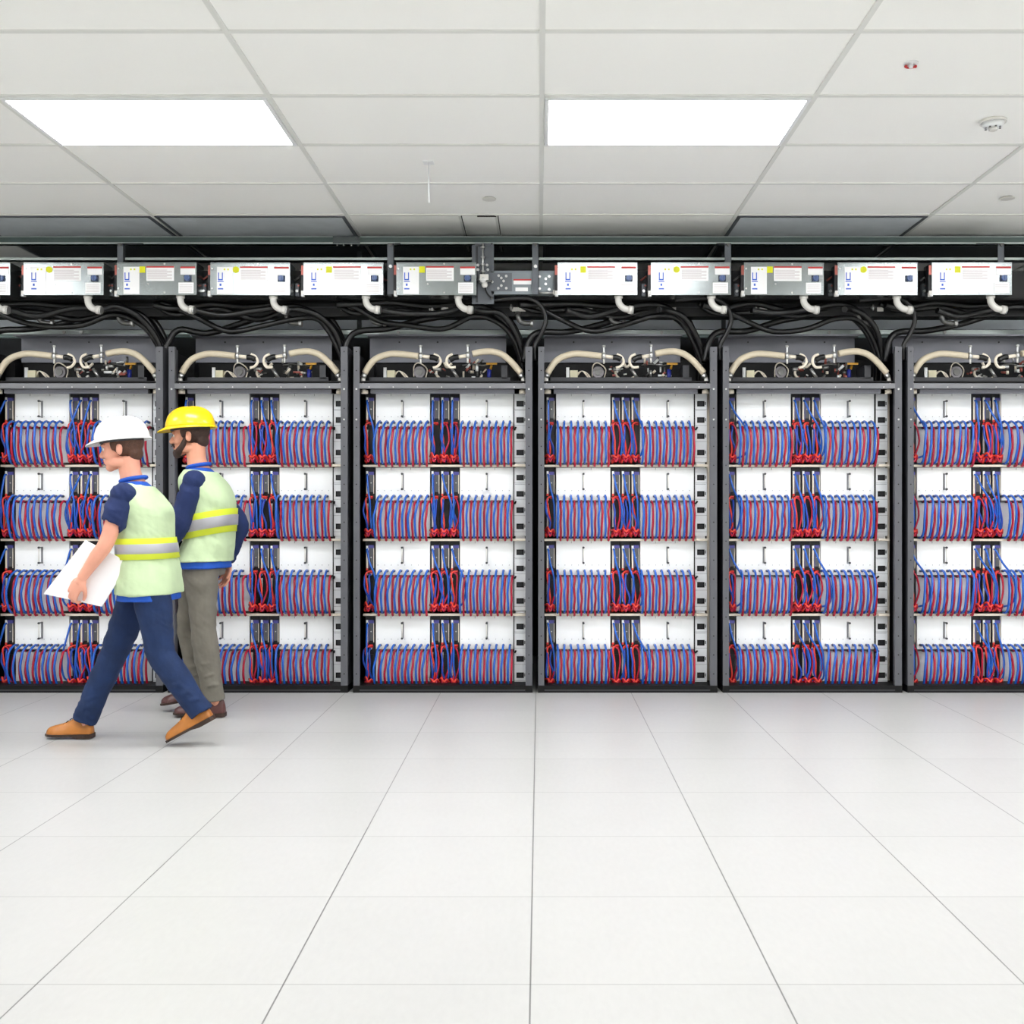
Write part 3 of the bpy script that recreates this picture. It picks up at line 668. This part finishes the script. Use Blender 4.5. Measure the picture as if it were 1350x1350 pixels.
# black power cables: pixel points measured at the centre of the view, laid out at real depth per rack
def cab(G, pts, Ys):
    out = []
    for k, (dx, py) in enumerate(pts):
        Y = Ys if isinstance(Ys, (int, float)) else Ys[0]+(Ys[1]-Ys[0])*k/(len(pts)-1)
        out.append(Vector((G+dx*Y/F, Y, Z_(py, Y))))
    return out
CP = [('thick black cable sweeping up from the left', [(-254,478),(-247,452),(-232,438),(-195,436),(-150,424),(-105,413),(-65,411),(-38,428),(-20,455),(-12,485),(-10,506)], (7.10, 7.26), .021),
      ('black cable coming from the near elbow', [(-82,408),(-68,407),(-45,414),(-26,440),(-15,475),(-12,506)], (6.92, 7.22), .019),
      ('black cable coming from the far elbow', [(-204,409),(-170,414),(-125,410),(-75,404),(-42,420),(-22,450),(-7,480),(-5,506)], (6.92, 7.30), .019),
      ('sagging black cable', [(-254,399),(-236,408),(-205,420),(-165,433),(-120,430),(-80,418),(-48,424),(-28,448),(-17,480),(-16,506)], (7.05, 7.18), .018)]
CP += [('upper black cable lying along the busway', [(-262,402),(-236,404),(-190,402),(-140,407),(-95,402),(-60,404),(-34,424),(-18,455),(-9,485),(-8,506)], (7.02, 7.34), .02),
       ('slack black cable behind the others', [(-262,400),(-236,412),(-180,409),(-130,418),(-90,412),(-58,414),(-36,436),(-22,462),(-19,485),(-19,506)], (7.09, 7.24), .018)]
LP = [(-60,396),(-12,393),(8,404),(14,422),(8,440),(0,455),(0,475)]
for ri in range(6):
    G = GX + PITCH*(ri-2)
    rn = random.Random(77+ri)
    for k, (lab, pts, Ys, r) in enumerate(CP):
        if ri == 5 and k in (1, 3): continue
        pp = [(x_, y_+(rn.uniform(-4, 4) if 0 < n < len(pts)-2 else 0)) for n, (x_, y_) in enumerate(pts)]
        b = MB(); b.tube(cab(G, pp, Ys), r, 'blackcable', 10, seg=6)
        tag(b.build('power_cable'), f'{lab}, dropping into the {ORD[ri]}', 'cable')
    if ri in (2, 3, 4):
        b = MB(); b.tube(cab(G, LP if ri == 2 else [(x_+2, y_) for x_, y_ in LP], (6.98, 7.0)), .015, 'blackcable', 10, seg=6)
        tag(b.build('power_cable'), f'looped black cable going down right of the {ORD[ri]}', 'cable')
    # cable tie
# ------------------------------------------------------------------ people
from mathutils import noise as mn
def voxel(b, name, size, parent=None, smooth=3, factor=.5, rumple=0, seed=0):
    """union of overlapping closed shapes as one continuous surface"""
    me = b.mesh(name + '_raw'); o = bpy.data.objects.new(name, me); C.objects.link(o)
    r = o.modifiers.new('r', 'REMESH'); r.mode = 'VOXEL'; r.voxel_size = size; r.use_smooth_shade = True
    s = o.modifiers.new('s', 'SMOOTH'); s.iterations = smooth; s.factor = factor
    dg = bpy.context.evaluated_depsgraph_get(); dg.update()
    nm = bpy.data.meshes.new_from_object(o.evaluated_get(dg), depsgraph=dg)
    o.modifiers.clear(); o.data = nm; bpy.data.meshes.remove(me); nm.name = name
    if rumple:   # soft cloth folds: displace along the normal by stretched ridged noise
        nm.update(); co_ = [v.co.copy() for v in nm.vertices]; no_ = [v.normal.copy() for v in nm.vertices]
        for v, c_, n_ in zip(nm.vertices, co_, no_):
            a_ = mn.noise(Vector((c_.x*9+seed, c_.y*7, c_.z*15+c_.x*8)))
            r_ = 1-abs(mn.noise(Vector((c_.x*16+seed*3, c_.y*12, c_.z*26+c_.x*20))))*2.2
            v.co = c_ + n_*(rumple*(.7*a_ + .5*r_*max(0, .3+mn.noise(c_*5))))
    nm.materials.clear(); nm.materials.append(b.mats[0]); 
    nm.polygons.foreach_set('material_index', [0]*len(nm.polygons)); nm.polygons.foreach_set('use_smooth', [True]*len(nm.polygons)); nm.update()
    if parent is not None: o.parent = parent
    return o
def rings(b, rows, mt, n=28, p=2.3, cap=True):
    """rows: (centre, half depth along the lean-free x axis, half width along y, tilt of the ring plane)"""
    rr = []
    for c, rx, ry, tilt in rows:
        ring = []
        for a in range(n):
            th = 2*PI*a/n; ct, st = math.cos(th), math.sin(th)
            q = (abs(ct)**p + abs(st)**p) ** (-1/p)
            x, y = rx*q*ct, ry*q*st
            ring.append(Vector((c[0]+x*math.cos(tilt), c[1]+y, c[2]+x*math.sin(tilt))))
        rr.append(ring)
    return b.grid(rr, mt, cap=cap)
def smooth_rows(rows, seg=4):
    out = []
    pts = [Vector((*r[0],)) for r in rows]
    a = [Vector((r[1], r[2], r[3])) for r in rows]
    op, _ = catmull(pts, [0]*len(pts), seg); oa, _ = catmull(a, [0]*len(a), seg)
    return [((p.x, p.y, p.z), q.x, q.y, q.z) for p, q in zip(op, oa)]
def basis(d, n):
    d = d.normalized(); n = (n - d*n.dot(d)).normalized(); s = d.cross(n); return d, n, s
def hand(b, wrist, d, n, mt, side=1, curl=(.35,.5,.4), sc=1.0):
    """palm, four fingers of unequal length and a thumb leaving the side of the palm; fingers bend towards n"""
    d, n, s = basis(Vector(d), Vector(n)); s = s*side; w = Vector(wrist)
    R = Matrix((d, s, n)).transposed()
    b.tube([w-d*.03*sc, w+d*.01*sc, w+d*.03*sc], [.024*sc, .022*sc, .024*sc], mt, 12, seg=3)
    b.ball(w+d*.048*sc, (.050*sc, .040*sc, .0155*sc), mt, 16, 10, rot=R)
    b.ball(w+d*.030*sc+s*.018*sc+n*.006*sc, (.034*sc, .018*sc, .016*sc), mt, 12, 8, rot=R)
    L = ((.040,.026,.020), (.045,.029,.021), (.042,.027,.021), (.032,.021,.018))
    for i in range(4):
        p = w + d*(.074 + (.006 if i in (1,2) else 0) - (.006 if i == 3 else 0))*sc + s*(.0285-.0190*i)*sc
        pts = [p-d*.02*sc, p]; ang = 0
        fan = (1.5-i)*.05
        for k in range(3):
            ang += curl[k]*(1+.08*i)
            dd = (d*math.cos(ang) + n*math.sin(ang) + s*fan).normalized()
            p = p + dd*L[i][k]*sc; pts.append(p)
        r = (.0088, .0086, .0082, .0074)[i]*sc
        b.tube(pts, [r*1.1, r*1.06, r, r*.93, r*.78], mt, 10, seg=3); b.ball(pts[-1], r*.8, mt, 8, 6)
    p = w + d*.022*sc + s*.024*sc + n*.004*sc
    td = (d*.72 + s*.62 + n*.32).normalized(); td2 = (d*.85 + s*.22 + n*.45).normalized(); td3 = (d*.9 + n*.4 - s*.02).normalized()
    pts = [p, p+td*.034*sc, p+td*.034*sc+td2*.030*sc, p+td*.034*sc+td2*.030*sc+td3*.024*sc]
    b.tube(pts, [.0125*sc, .0112*sc, .0098*sc, .0080*sc], mt, 10, seg=3); b.ball(pts[-1], .0082*sc, mt, 8, 6)
def head(b, c, mt, pitch=0.0, s=1.0, eyes=None):
    """head facing -x; c = middle of the skull at eye height. returns a function that maps local points"""
    ca, sa = math.cos(pitch), math.sin(pitch)
    def q(x, y, z):
        x, z = x*ca + z*sa, -x*sa*-1*0 + z*ca - x*sa
        return Vector((c[0]+x*s, c[1]+y*s, c[2]+z*s))
    R = Matrix(((ca, 0, sa), (0, 1, 0), (-sa, 0, ca)))
    def B(x, y, z, rx, ry, rz, n=16, m_=10): b.ball(q(x, y, z), (rx*s, ry*s, rz*s), mt, n, m_, rot=R)
    B(.012, 0, .035, .098, .077, .085, 24, 16)        # skull
    B(-.040, 0, -.012, .050, .062, .075)              # face block
    B(-.048, 0, -.060, .040, .046, .045)              # mouth area
    B(-.066, 0, -.092, .022, .026, .020)              # chin
    for y in (-1, 1):
        B(-.012, y*.050, -.070, .042, .014, .024)     # jaw side
        B(-.055, y*.038, -.028, .026, .022, .022)     # cheek
        B(-.076, y*.030, .022, .014, .026, .010)      # brow ridge
        B(.018, y*.077, -.008, .017, .008, .030)      # ear
        B(.010, y*.080, -.012, .008, .010, .020)
    b.tube([q(-.082, 0, .014), q(-.094, 0, -.004), q(-.107, 0, -.026), q(-.094, 0, -.036)], [.008*s, .009*s, .0125*s, .009*s], mt, 10, seg=3)
    for y in (-1, 1): B(-.093, y*.010, -.031, .011, .008, .008, 10, 6)
    B(-.087, 0, -.054, .010, .024, .0075, 12, 6)      # upper lip
    B(-.085, 0, -.067, .010, .021, .0075, 12, 6)      # lower lip
    return q
def helmet(parent, q, s, mt, name='hard_hat'):
    t = bpy.data.objects.new(name, None); C.objects.link(t); t.parent = parent; t.empty_display_size = .05
    b = MB(); n = 36; rows_ = []
    for j in range(13):
        ph = (PI/2)*j/12; r = math.cos(ph)**.75; z = .052+.112*math.sin(ph)**1.05
        rows_.append([q(.008+.142*r*math.cos(2*PI*a/n), .112*r*math.sin(2*PI*a/n), z + (.007 if (abs(.112*r*math.sin(2*PI*a/n)) < .018 and j > 2) else 0)) for a in range(n)])
    inner = []
    for j in range(12, -1, -1):
        ph = (PI/2)*j/12; r = math.cos(ph)**.75*.965; z = .050+.105*math.sin(ph)**1.05
        inner.append([q(.008+.142*r*math.cos(2*PI*a/n), .112*r*math.sin(2*PI*a/n), z) for a in range(n)])
    b.grid(rows_[:-1]+[[p*.05+rows_[-1][0]*0+(rows_[-2][k]*.0)+p*.95 for k, p in enumerate(rows_[-1])]], mt, cap=True)
    b.grid(inner[1:], mt, cap=False)
    b.build('shell', t)
    b = MB(); out, i2 = [], []
    for a in range(n):
        th = 2*PI*a/n; fwd = max(0, -math.cos(th))**2
        e = .010 + .038*fwd
        out.append(q(.008+(.142+e)*math.cos(th), (.112+.010)*math.sin(th), .046-.012*fwd)); i2.append(q(.008+.138*math.cos(th), .108*math.sin(th), .058))
    out2 = [p+Vector((0,0,-.006*s)) for p in out]; in2 = [p+Vector((0,0,-.010*s)) for p in i2]
    b.grid([i2, out, out2, in2, i2], mt, cap=False); b.build('brim', t)
    b = MB(); th = [2*PI*a/n for a in range(n+1)]
    b.tube([q(.006+.106*math.cos(a), .084*math.sin(a), .040) for a in th], .007*s, 'darkgrey', 6, cap=False, curve=False)
    b.build('headband', t)
    return t
def shoe(parent, name, ankle, heel, toe, mt, sole, width=.046):
    """heel/toe: sole points"""
    b = MB(); a, h, t = Vector(ankle), Vector(heel), Vector(toe)
    L = (t-h); l = L.length; d = L.normalized(); up = d.cross(Vector((0,1,0))).normalized()
    if up.z < 0: up = -up
    y = Vector((0,1,0))
    rr = []
    for u, hw, ht in ((.0,.020,.045),(.03,.031,.075),(.12,.035,.092),(.28,.036,.092),(.40,.038,.080),(.52,.042,.064),(.66,.046,.052),(.80,.045,.044),(.91,.036,.036),(.98,.018,.022)):
        c = h + d*l*u + up*.020; ring = []
        for k in range(16):
            th = 2*PI*k/16; st = math.sin(th)
            ring.append(c + y*math.cos(th)*hw*(.93 if st < 0 else 1-.25*max(0, st)) + up*(ht*max(0, st) - .006*max(0, -st)))
        rr.append(ring)
    b.grid(rr, mt); o = voxel(b, name, .006, parent, 2)
    b = MB(); rr = []
    for u, hw in ((-.01,.022),(.03,.036),(.12,.040),(.28,.037),(.45,.039),(.62,.048),(.80,.049),(.92,.038),(1.0,.016)):
        c = h + d*l*u
        th_ = .024 if u < .3 else .014
        rr.append([c+y*hw+up*.022, c-y*hw+up*.022, c-y*hw+up*(.022-th_+.002 if u >= .3 else 0), c+y*hw+up*(.022-th_+.002 if u >= .3 else 0)])
    b.grid(rr, sole, smooth=False); b.build('sole', o)
    b = MB()
    for k in range(4):
        c = h + d*l*(.40+.07*k) + up*(.104-.0118*k)
        b.tube([c-y*.016, c+up*.003, c+y*.016], .0022, 'black', 6, seg=2)
    b.build('lace', o)
    return o

M['skin'] = mat('skin', (226, 160, 136), .5, 0, .06, 14, .02, bscale=300)
M['skin2'] = mat('skin_tan', (214, 150, 122), .5, 0, .06, 14, .02, bscale=300)
M['vest'] = mat('pale_hi_vis_cloth', (188, 208, 166), .75, 0, .05, 9, .15, bscale=40)
M['royal'] = mat('royal_blue_cloth', (22, 78, 176), .8, 0, .08, 9, .15, bscale=40)
M['navy'] = mat('navy_cloth', (20, 38, 84), .85, 0, .1, 9, .15, bscale=40)
M['denim'] = mat('dark_denim', (16, 40, 80), .85, 0, .16, 12, .3, bscale=35)
M['greytrouser'] = mat('grey_brown_trouser', (112, 108, 98), .85, 0, .1, 12, .3, bscale=30)
M['bandyellow'] = mat('fluorescent_yellow_band', (226, 240, 60), .6, 0, .02)
M['bandsilver'] = mat('silver_reflective_band', (196, 196, 202), .35, .3, .02)
M['hatwhite'] = mat('white_hard_hat', (244, 244, 244), .25, 0, 0, coat=.4)
M['hatyellow'] = mat('yellow_hard_hat', (250, 212, 8), .28, 0, 0, coat=.3)
M['tan'] = mat('tan_leather', (178, 110, 40), .4, 0, .15, 18)
M['maroon'] = mat('maroon_leather', (84, 46, 44), .4, 0, .15, 18)
M['soledark'] = mat('dark_sole', (52, 34, 24), .6, 0, .1)
M['hair'] = mat('brown_hair', (84, 52, 36), .6, 0, .2, 60, .4, bscale=250)
M['beardm'] = mat('dark_beard', (58, 38, 30), .7, 0, .2, 80, .5, bscale=260)
M['eyew'] = mat('eye_white', (235, 232, 228), .2, 0, 0); M['iris'] = mat('iris_brown', (70, 46, 30), .2, 0, 0)
M['lipm'] = mat('lip', (190, 104, 98), .45, 0, .04)
M['paper'] = mat('white_paper', (240, 240, 242), .6, 0, .01)

def person(label, Yc, J, cl):
    """J: joints in photo pixels at the person's distance with a sideways offset in metres (negative = nearer)"""
    t = thing('person', label, 'person', (X_(J['hip'][0], Yc), Yc, 0))
    O = Vector(t.location)
    def w(k, dy=0.0):
        px, py = J[k][:2]; oy = (J[k][2] if len(J[k]) > 2 else 0) + dy
        v = P(px, py, Yc+oy)
        if len(J[k]) > 3: v.z = J[k][3]
        return v - O
    s = cl['s']; sk = cl['skin']
    hc = w('head')
    # torso rows: neck base -> hips
    nb, ch, wa, hp_ = w('neck'), w('chest'), w('waist'), w('hip')
    def torso(inf, bot=None):
        up = (nb-ch).normalized()
        rows_ = [((nb+up*.0), .052+inf, .060+inf, 0), (nb-up*.035+Vector((.006,0,0)), .080+inf, .135+inf, -.15), (nb-up*.085, .108+inf, .178+inf, -.1), (ch, .125+inf, .176+inf, 0),
                 ((ch+wa)/2, .118+inf, .165+inf, 0), (wa, .112+inf, .155+inf, 0), ((wa+hp_)/2, .124+inf, .170+inf, 0), (hp_, .134+inf, .186+inf, 0)]
        if bot is not None: rows_ = rows_ + [(hp_+Vector((.0, 0, -bot)), .140+inf, .196+inf, 0)]
        return smooth_rows([((r[0].x, r[0].y, r[0].z), r[1]*s, r[2]*s, r[3]) for r in rows_])
    b = MB()
    q = head(b, hc, sk, cl.get('pitch', 0), s)
    b.tube([q(.030, 0, -.045), (nb*.5+q(.02, 0, -.09)*.5), nb+Vector((0,0,-.03))], [.056*s, .054*s, .066*s], sk, 16, seg=4)
    rings(b, torso(-.012), sk)
    for sd in ('n', 'f'):
        sh, el, wr = w('sh'+sd), w('el'+sd), w('wr'+sd)
        b.tube([sh, sh*.6+el*.4, el, el*.6+wr*.4, wr], [.050*s, .044*s, .038*s, .036*s, .025*s], sk, 14, seg=4)
        hj, kn_, an = w('hj'+sd), w('kn'+sd), w('an'+sd)
        b.tube([hj, hj*.6+kn_*.4, kn_, kn_*.6+an*.4, an], [.082*s, .074*s, .052*s, .050*s, .034*s], sk, 14, seg=4)
        toe = w('toe'+sd); heel = w('heel'+sd)
        fu = (toe-heel).normalized().cross(Vector((0,1,0))); fu = fu if fu.z > 0 else -fu
        b.tube([an, (heel*.82+toe*.18)+fu*.062, (toe*.5+heel*.5)+fu*.045, toe*.88+heel*.12+fu*.036], [.034*s, .028*s, .021*s, .014*s], sk, 12, seg=3)
        hd, hn = cl['hand'+sd][:2]
        hand(b, wr, hd, hn, sk, cl['hand'+sd][2], cl['hand'+sd][3], s)
    voxel(b, 'body', .0042, t, 2, .4)
    # eyes, mouth, hair
    for y in (-1, 1):
        e = MB(); c = q(-.0735, y*.031, .004); e.ball(c, .0118*s, 'eyew', 14, 10); e.ball(c+Vector((-.0080*s, y*.001, 0)), .0056*s, 'iris', 12, 8); e.build('eye', t)
        e = MB(); e.tube([q(-.088, y*.014, .0205), q(-.091, y*.030, .026), q(-.078, y*.048, .020)], [.003*s, .0042*s, .002*s], cl['hair'], 8, seg=3); e.build('eyebrow', t)
    e = MB(); e.ball(q(-.0925, 0, -.055), (.0065*s, .021*s, .0058*s), 'lipm', 14, 8); e.ball(q(-.0905, 0, -.0655), (.0065*s, .019*s, .0058*s), 'lipm', 14, 8); e.build('mouth', t)
    b = MB(); b.ball(q(.022, 0, .036), (.097*s, .081*s, .088*s), cl['hair'], 20, 14)
    for y in (-1, 1): b.ball(q(-.012, y*.070, .020), (.018*s, .012*s, .034*s), cl['hair'], 10, 8)
    b.ball(q(.070, 0, -.030), (.038*s, .058*s, .040*s), cl['hair'], 14, 10)
    voxel(b, 'hair', .006, t, 2)
    if cl.get('beard'):
        b = MB()
        for y in (-1, 1): b.tube([q(.0, y*.070, -.010), q(-.022, y*.064, -.055), q(-.055, y*.043, -.088), q(-.080, 0, -.104)], [.011*s, .017*s, .021*s, .022*s], cl['beard'], 10, seg=3)
        b.ball(q(-.076, 0, -.092), (.026*s, .034*s, .024*s), cl['beard'], 12, 8)
        b.tube([q(-.078, -.030, -.062), q(-.096, -.014, -.046), q(-.098, .014, -.046), q(-.078, .030, -.062)], .007*s, cl['beard'], 8, seg=3)
        voxel(b, 'beard', .0055, t, 2)
    helmet(t, q, s, cl['hat'])
    # trousers
    b = MB()
    up_ = (nb-ch).normalized()
    rings(b, smooth_rows([((hp_.x, hp_.y, hp_.z+.10), .112*s, .158*s, 0), ((hp_.x, hp_.y, hp_.z), .118*s, .168*s, 0), ((hp_.x, hp_.y, hp_.z-.09), .108*s, .160*s, 0)]), cl['trouser'])
    for sd in ('n', 'f'):
        hj, kn_, an = w('hj'+sd), w('kn'+sd), w('an'+sd); e_ = an + (kn_-an)*.02
        ax = (kn_-hj).normalized()
        b.tube([hj+Vector((0,0,.02)), hj*.7+kn_*.3, hj*.3+kn_*.7, kn_, kn_*.7+e_*.3, kn_*.35+e_*.65, e_*.92+kn_*.08, e_-(kn_-an).normalized()*.034], [.098*s, .094*s, .078*s, .070*s, .071*s, .064*s, .061*s, .063*s], cl['trouser'], 18, seg=4)
        rn = random.Random(5)
        for k in range(7):   # soft creases
            u = [.02,.12,.5,.62,.74,.84,.93][k]; p_ = hj.lerp(kn_, u*2) if u < .5 else kn_.lerp(e_, u*2-1)
            rr_ = .098 if u < .3 else .066
            b.tube([p_+Vector((rr_*.8*s*math.cos(a_), rr_*s*math.sin(a_)*.95, .012*math.sin(a_*1.5+k))) for a_ in [PI*.7+k*.4+.32*i_ for i_ in range(7)]], [.002, .006, .009, .010, .009, .006, .002], cl['trouser'], 8, seg=2)
    voxel(b, 'trousers', .0065, t, 2, rumple=.011, seed=1)
    # shirt with sleeves
    b = MB(); rings(b, torso(.006, cl['hem']), cl['shirt'])
    for sd in ('n', 'f'):
        sh, el, wr = w('sh'+sd), w('el'+sd), w('wr'+sd)
        L = cl['sleeve']
        pts = [sh+Vector((0, .03 if sd == 'n' else -.03, .012)), sh, sh.lerp(el, .5), sh.lerp(el, min(1, L))]; rs = [.058, .068, .060, .058]
        if L > 1: pts += [el.lerp(wr, .5), el.lerp(wr, .97)]; rs = [.058, .068, .058, .052, .045, .036]
    voxel(b, 'shirt', .0065, t, 2, rumple=.004, seed=2)
    if cl.get('sleevemat'):
        for sd in ('n', 'f'):
            b = MB(); sh, el, wr = w('sh'+sd), w('el'+sd), w('wr'+sd); L = cl['sleeve']
            pts = [sh+Vector((0,.030 if sd == 'n' else -.030,.004)), sh.lerp(el, .25), sh.lerp(el, .6), sh.lerp(el, min(1, L))]; rs = [.054, .063, .062, .0605]
            if L > 1: pts += [el.lerp(wr, .5), el.lerp(wr, .98)]; rs = [.054, .063, .060, .0545, .0475, .0395]
            b.ball(sh, .062*s, cl['sleevemat'], 14, 10); b.tube(pts, [r*s for r in rs], cl['sleevemat'], 16, seg=4); voxel(b, 'sleeve', .0065, t, 2, rumple=.009, seed=3)
    # collar
    b = MB(); b.tube([nb+Vector((.062*s*math.cos(a)-.004, .066*s*math.sin(a), .012+.012*math.cos(a))) for a in [2*PI*k/18 for k in range(19)]], .011*s, cl['collar'], 8, cap=False, curve=False); b.build('collar', t)
    # vest
    b = MB(); rr = torso(.020, cl['vhem']); rr = rr[2:]
    rings(b, rr, 'vest'); v = voxel(b, 'vest', .0065, t, 2, rumple=.009, seed=4)
    n = 40
    def band(z0, z1, tilt, inf, mt, name, lbl=None):
        b = MB(); rings_ = []
        def ring_at(z, inf):
            # interpolate torso section
            R_ = torso(inf, cl['vhem']); best = min(range(len(R_)-1), key=lambda k: abs((R_[k][0][2]+R_[k+1][0][2])/2 - z))
            c, rx, ry, _ = R_[best]; c2 = R_[best+1]; u = (c[2]-z)/max(1e-6, c[2]-c2[0][2]); u = max(0, min(1, u))
            return (c[0]*(1-u)+c2[0][0]*u, c[1], z), rx*(1-u)+c2[1]*u, ry*(1-u)+c2[2]*u, tilt
        rr = [ring_at(z0, inf), ring_at(z1, inf)]
        ro = []
        for (c, rx, ry, tl) in [rr[0], rr[1]]:
            ring = []
            for a in range(n):
                th = 2*PI*a/n; ct, st = math.cos(th), math.sin(th); q_ = (abs(ct)**2.3+abs(st)**2.3)**(-1/2.3)
                ring.append(Vector((c[0]+rx*q_*ct, c[1]+ry*q_*st, c[2]+rx*q_*ct*math.tan(tl))))
            ro.append(ring)
        inn = [[Vector((rr[k][0][0]+(p_.x-rr[k][0][0])*.93, p_.y*.94, p_.z)) for p_ in ro[k]] for k in (0, 1)]
        b.grid([ro[0], ro[1], inn[1], inn[0], ro[0]], mt, cap=False)
        return b
    for (za, zb, tl) in cl['bands']:
        z_a, z_b = P(0, za, Yc).z, P(0, zb, Yc).z; d3 = (z_a-z_b)
        o = band(z_a, z_b, tl, .0285, 'bandyellow', 'reflective_band').build('reflective_band', v)
        band(z_a-d3*.27, z_a-d3*.73, tl, .034, 'bandsilver', 'reflective_band').build('silver_stripe', v)
    for sd, sh_ in (('n', cl['shoe']), ('f', cl['shoe'])):
        shoe(t, 'shoe', w('an'+sd), w('heel'+sd), w('toe'+sd), sh_, 'soledark')
    return t, O, w
J1 = dict(head=(160, 592), neck=(177, 635), chest=(188, 674), waist=(194, 722), hip=(197, 760),
          shn=(163, 652, -.165), eln=(140, 716, -.205), wrn=(108, 762, -.20),
          shf=(188, 652, .165), elf=(214, 712, .20), wrf=(205, 762, .22),
          hjn=(197, 764, -.085), knn=(213, 864, -.09), ann=(262, 934, -.09), heeln=(283, 948, -.09), toen=(222, 981, -.09, .006),
          hjf=(190, 764, .085), knf=(150, 862, .085), anf=(114, 944, .085), heelf=(123, 972, .085, .004), toef=(61, 972, .085, .004))
cl1 = dict(s=.97, skin='skin', pitch=-.10, hair='hair', hat='hatwhite', trouser='denim', shirt='royal', sleevemat='navy', collar='royal', sleeve=.55, hem=.115, vhem=.085, shoe='tan',
           bands=[(709, 736, .02)], handn=(Vector((-.55, .05, -.83)), Vector((.25, .95, -.2)), 1, (.25, .9, .8)), handf=(Vector((-.15, 0, -1)), Vector((-.6, -.7, 0)), -1, (.35, .4, .3)))
p1, O1, w1 = person('person in a white hard hat and pale vest walking left, holding a white folder', 5.48, J1, cl1)
J2 = dict(head=(250, 575), neck=(263, 617), chest=(276, 660), waist=(277, 706), hip=(269, 738),
          shn=(256, 634, -.17), eln=(236, 694, -.20), wrn=(208, 738, -.17),
          shf=(274, 634, .17), elf=(316, 692, .20), wrf=(300, 740, .22),
          hjn=(265, 742, -.085), knn=(268, 828, -.085), ann=(281, 918, -.085), heeln=(297, 940, -.085, .004), toen=(229, 940.5, -.085, .004),
          hjf=(262, 742, .085), knf=(250, 824, .085), anf=(262, 902, .085), heelf=(277, 922, .085, .075), toef=(213, 928, .085, .025))
cl2 = dict(s=1.0, skin='skin2', pitch=-.06, hair='beardm', beard='beardm', hat='hatyellow', trouser='greytrouser', shirt='royal', sleevemat='navy', collar='royal', sleeve=2, hem=.045, vhem=.005, shoe='maroon',
           bands=[(676, 706, .18)], handn=(Vector((-.4, 0, -.9)), Vector((.2, .95, 0)), 1, (.4, .5, .4)), handf=(Vector((-.08, 0, -1)), Vector((-.5, -.75, 0)), -1, (.3, .4, .3)))
p2, O2, w2 = person('bearded person in a yellow hard hat, pale vest and grey trousers, walking left', 6.22, J2, cl2)
# folder in the first person's hand
Yf = 5.48-.165
b = MB()
c = [P(112, 712, Yf), P(57, 783, Yf), P(134, 800, Yf), P(170, 742, Yf)]
up = Vector((0, .010, 0))
ce = sum(c, Vector())/4
front = [p for p in c]; back = [p+up for p in c]
b.grid([front, back], 'paper', smooth=False)
fo = b.mesh('paper_folder')
o = bpy.data.objects.new('paper_folder', fo); C.objects.link(o)
bv = o.modifiers.new('bevel', 'BEVEL'); bv.width = .003; bv.segments = 2
tag(o, 'white paper folder held low by the person in the white hard hat', 'folder')
for k in range(3):
    pass
EXPO = 0.64
# ------------------------------------------------------------------ camera, world, colour
cam = bpy.data.cameras.new('camera'); co = bpy.data.objects.new('camera', cam); C.objects.link(co)
co.location = (0, 0, H); co.rotation_euler = (PI/2, 0, 0)
cam.sensor_width = 36; cam.lens = 36*F/1350; cam.shift_x = -(VX-675)/1350; cam.shift_y = -(675-VY)/1350
cam.clip_start = .05
SC.camera = co
w_ = bpy.data.worlds.new('world'); SC.world = w_; w_.use_nodes = True
w_.node_tree.nodes['Background'].inputs[0].default_value = (.9, .95, 1, 1); w_.node_tree.nodes['Background'].inputs[1].default_value = .2
SC.view_settings.view_transform = 'Standard'; SC.view_settings.look = 'None'; SC.view_settings.gamma = 1
SC.view_settings.exposure = EXPO; SC.view_settings.use_curve_mapping = False
SC.cycles.use_denoising = True
SC.cycles.max_bounces = 10; SC.cycles.diffuse_bounces = 7; SC.cycles.glossy_bounces = 4; SC.cycles.sample_clamp_indirect = 8
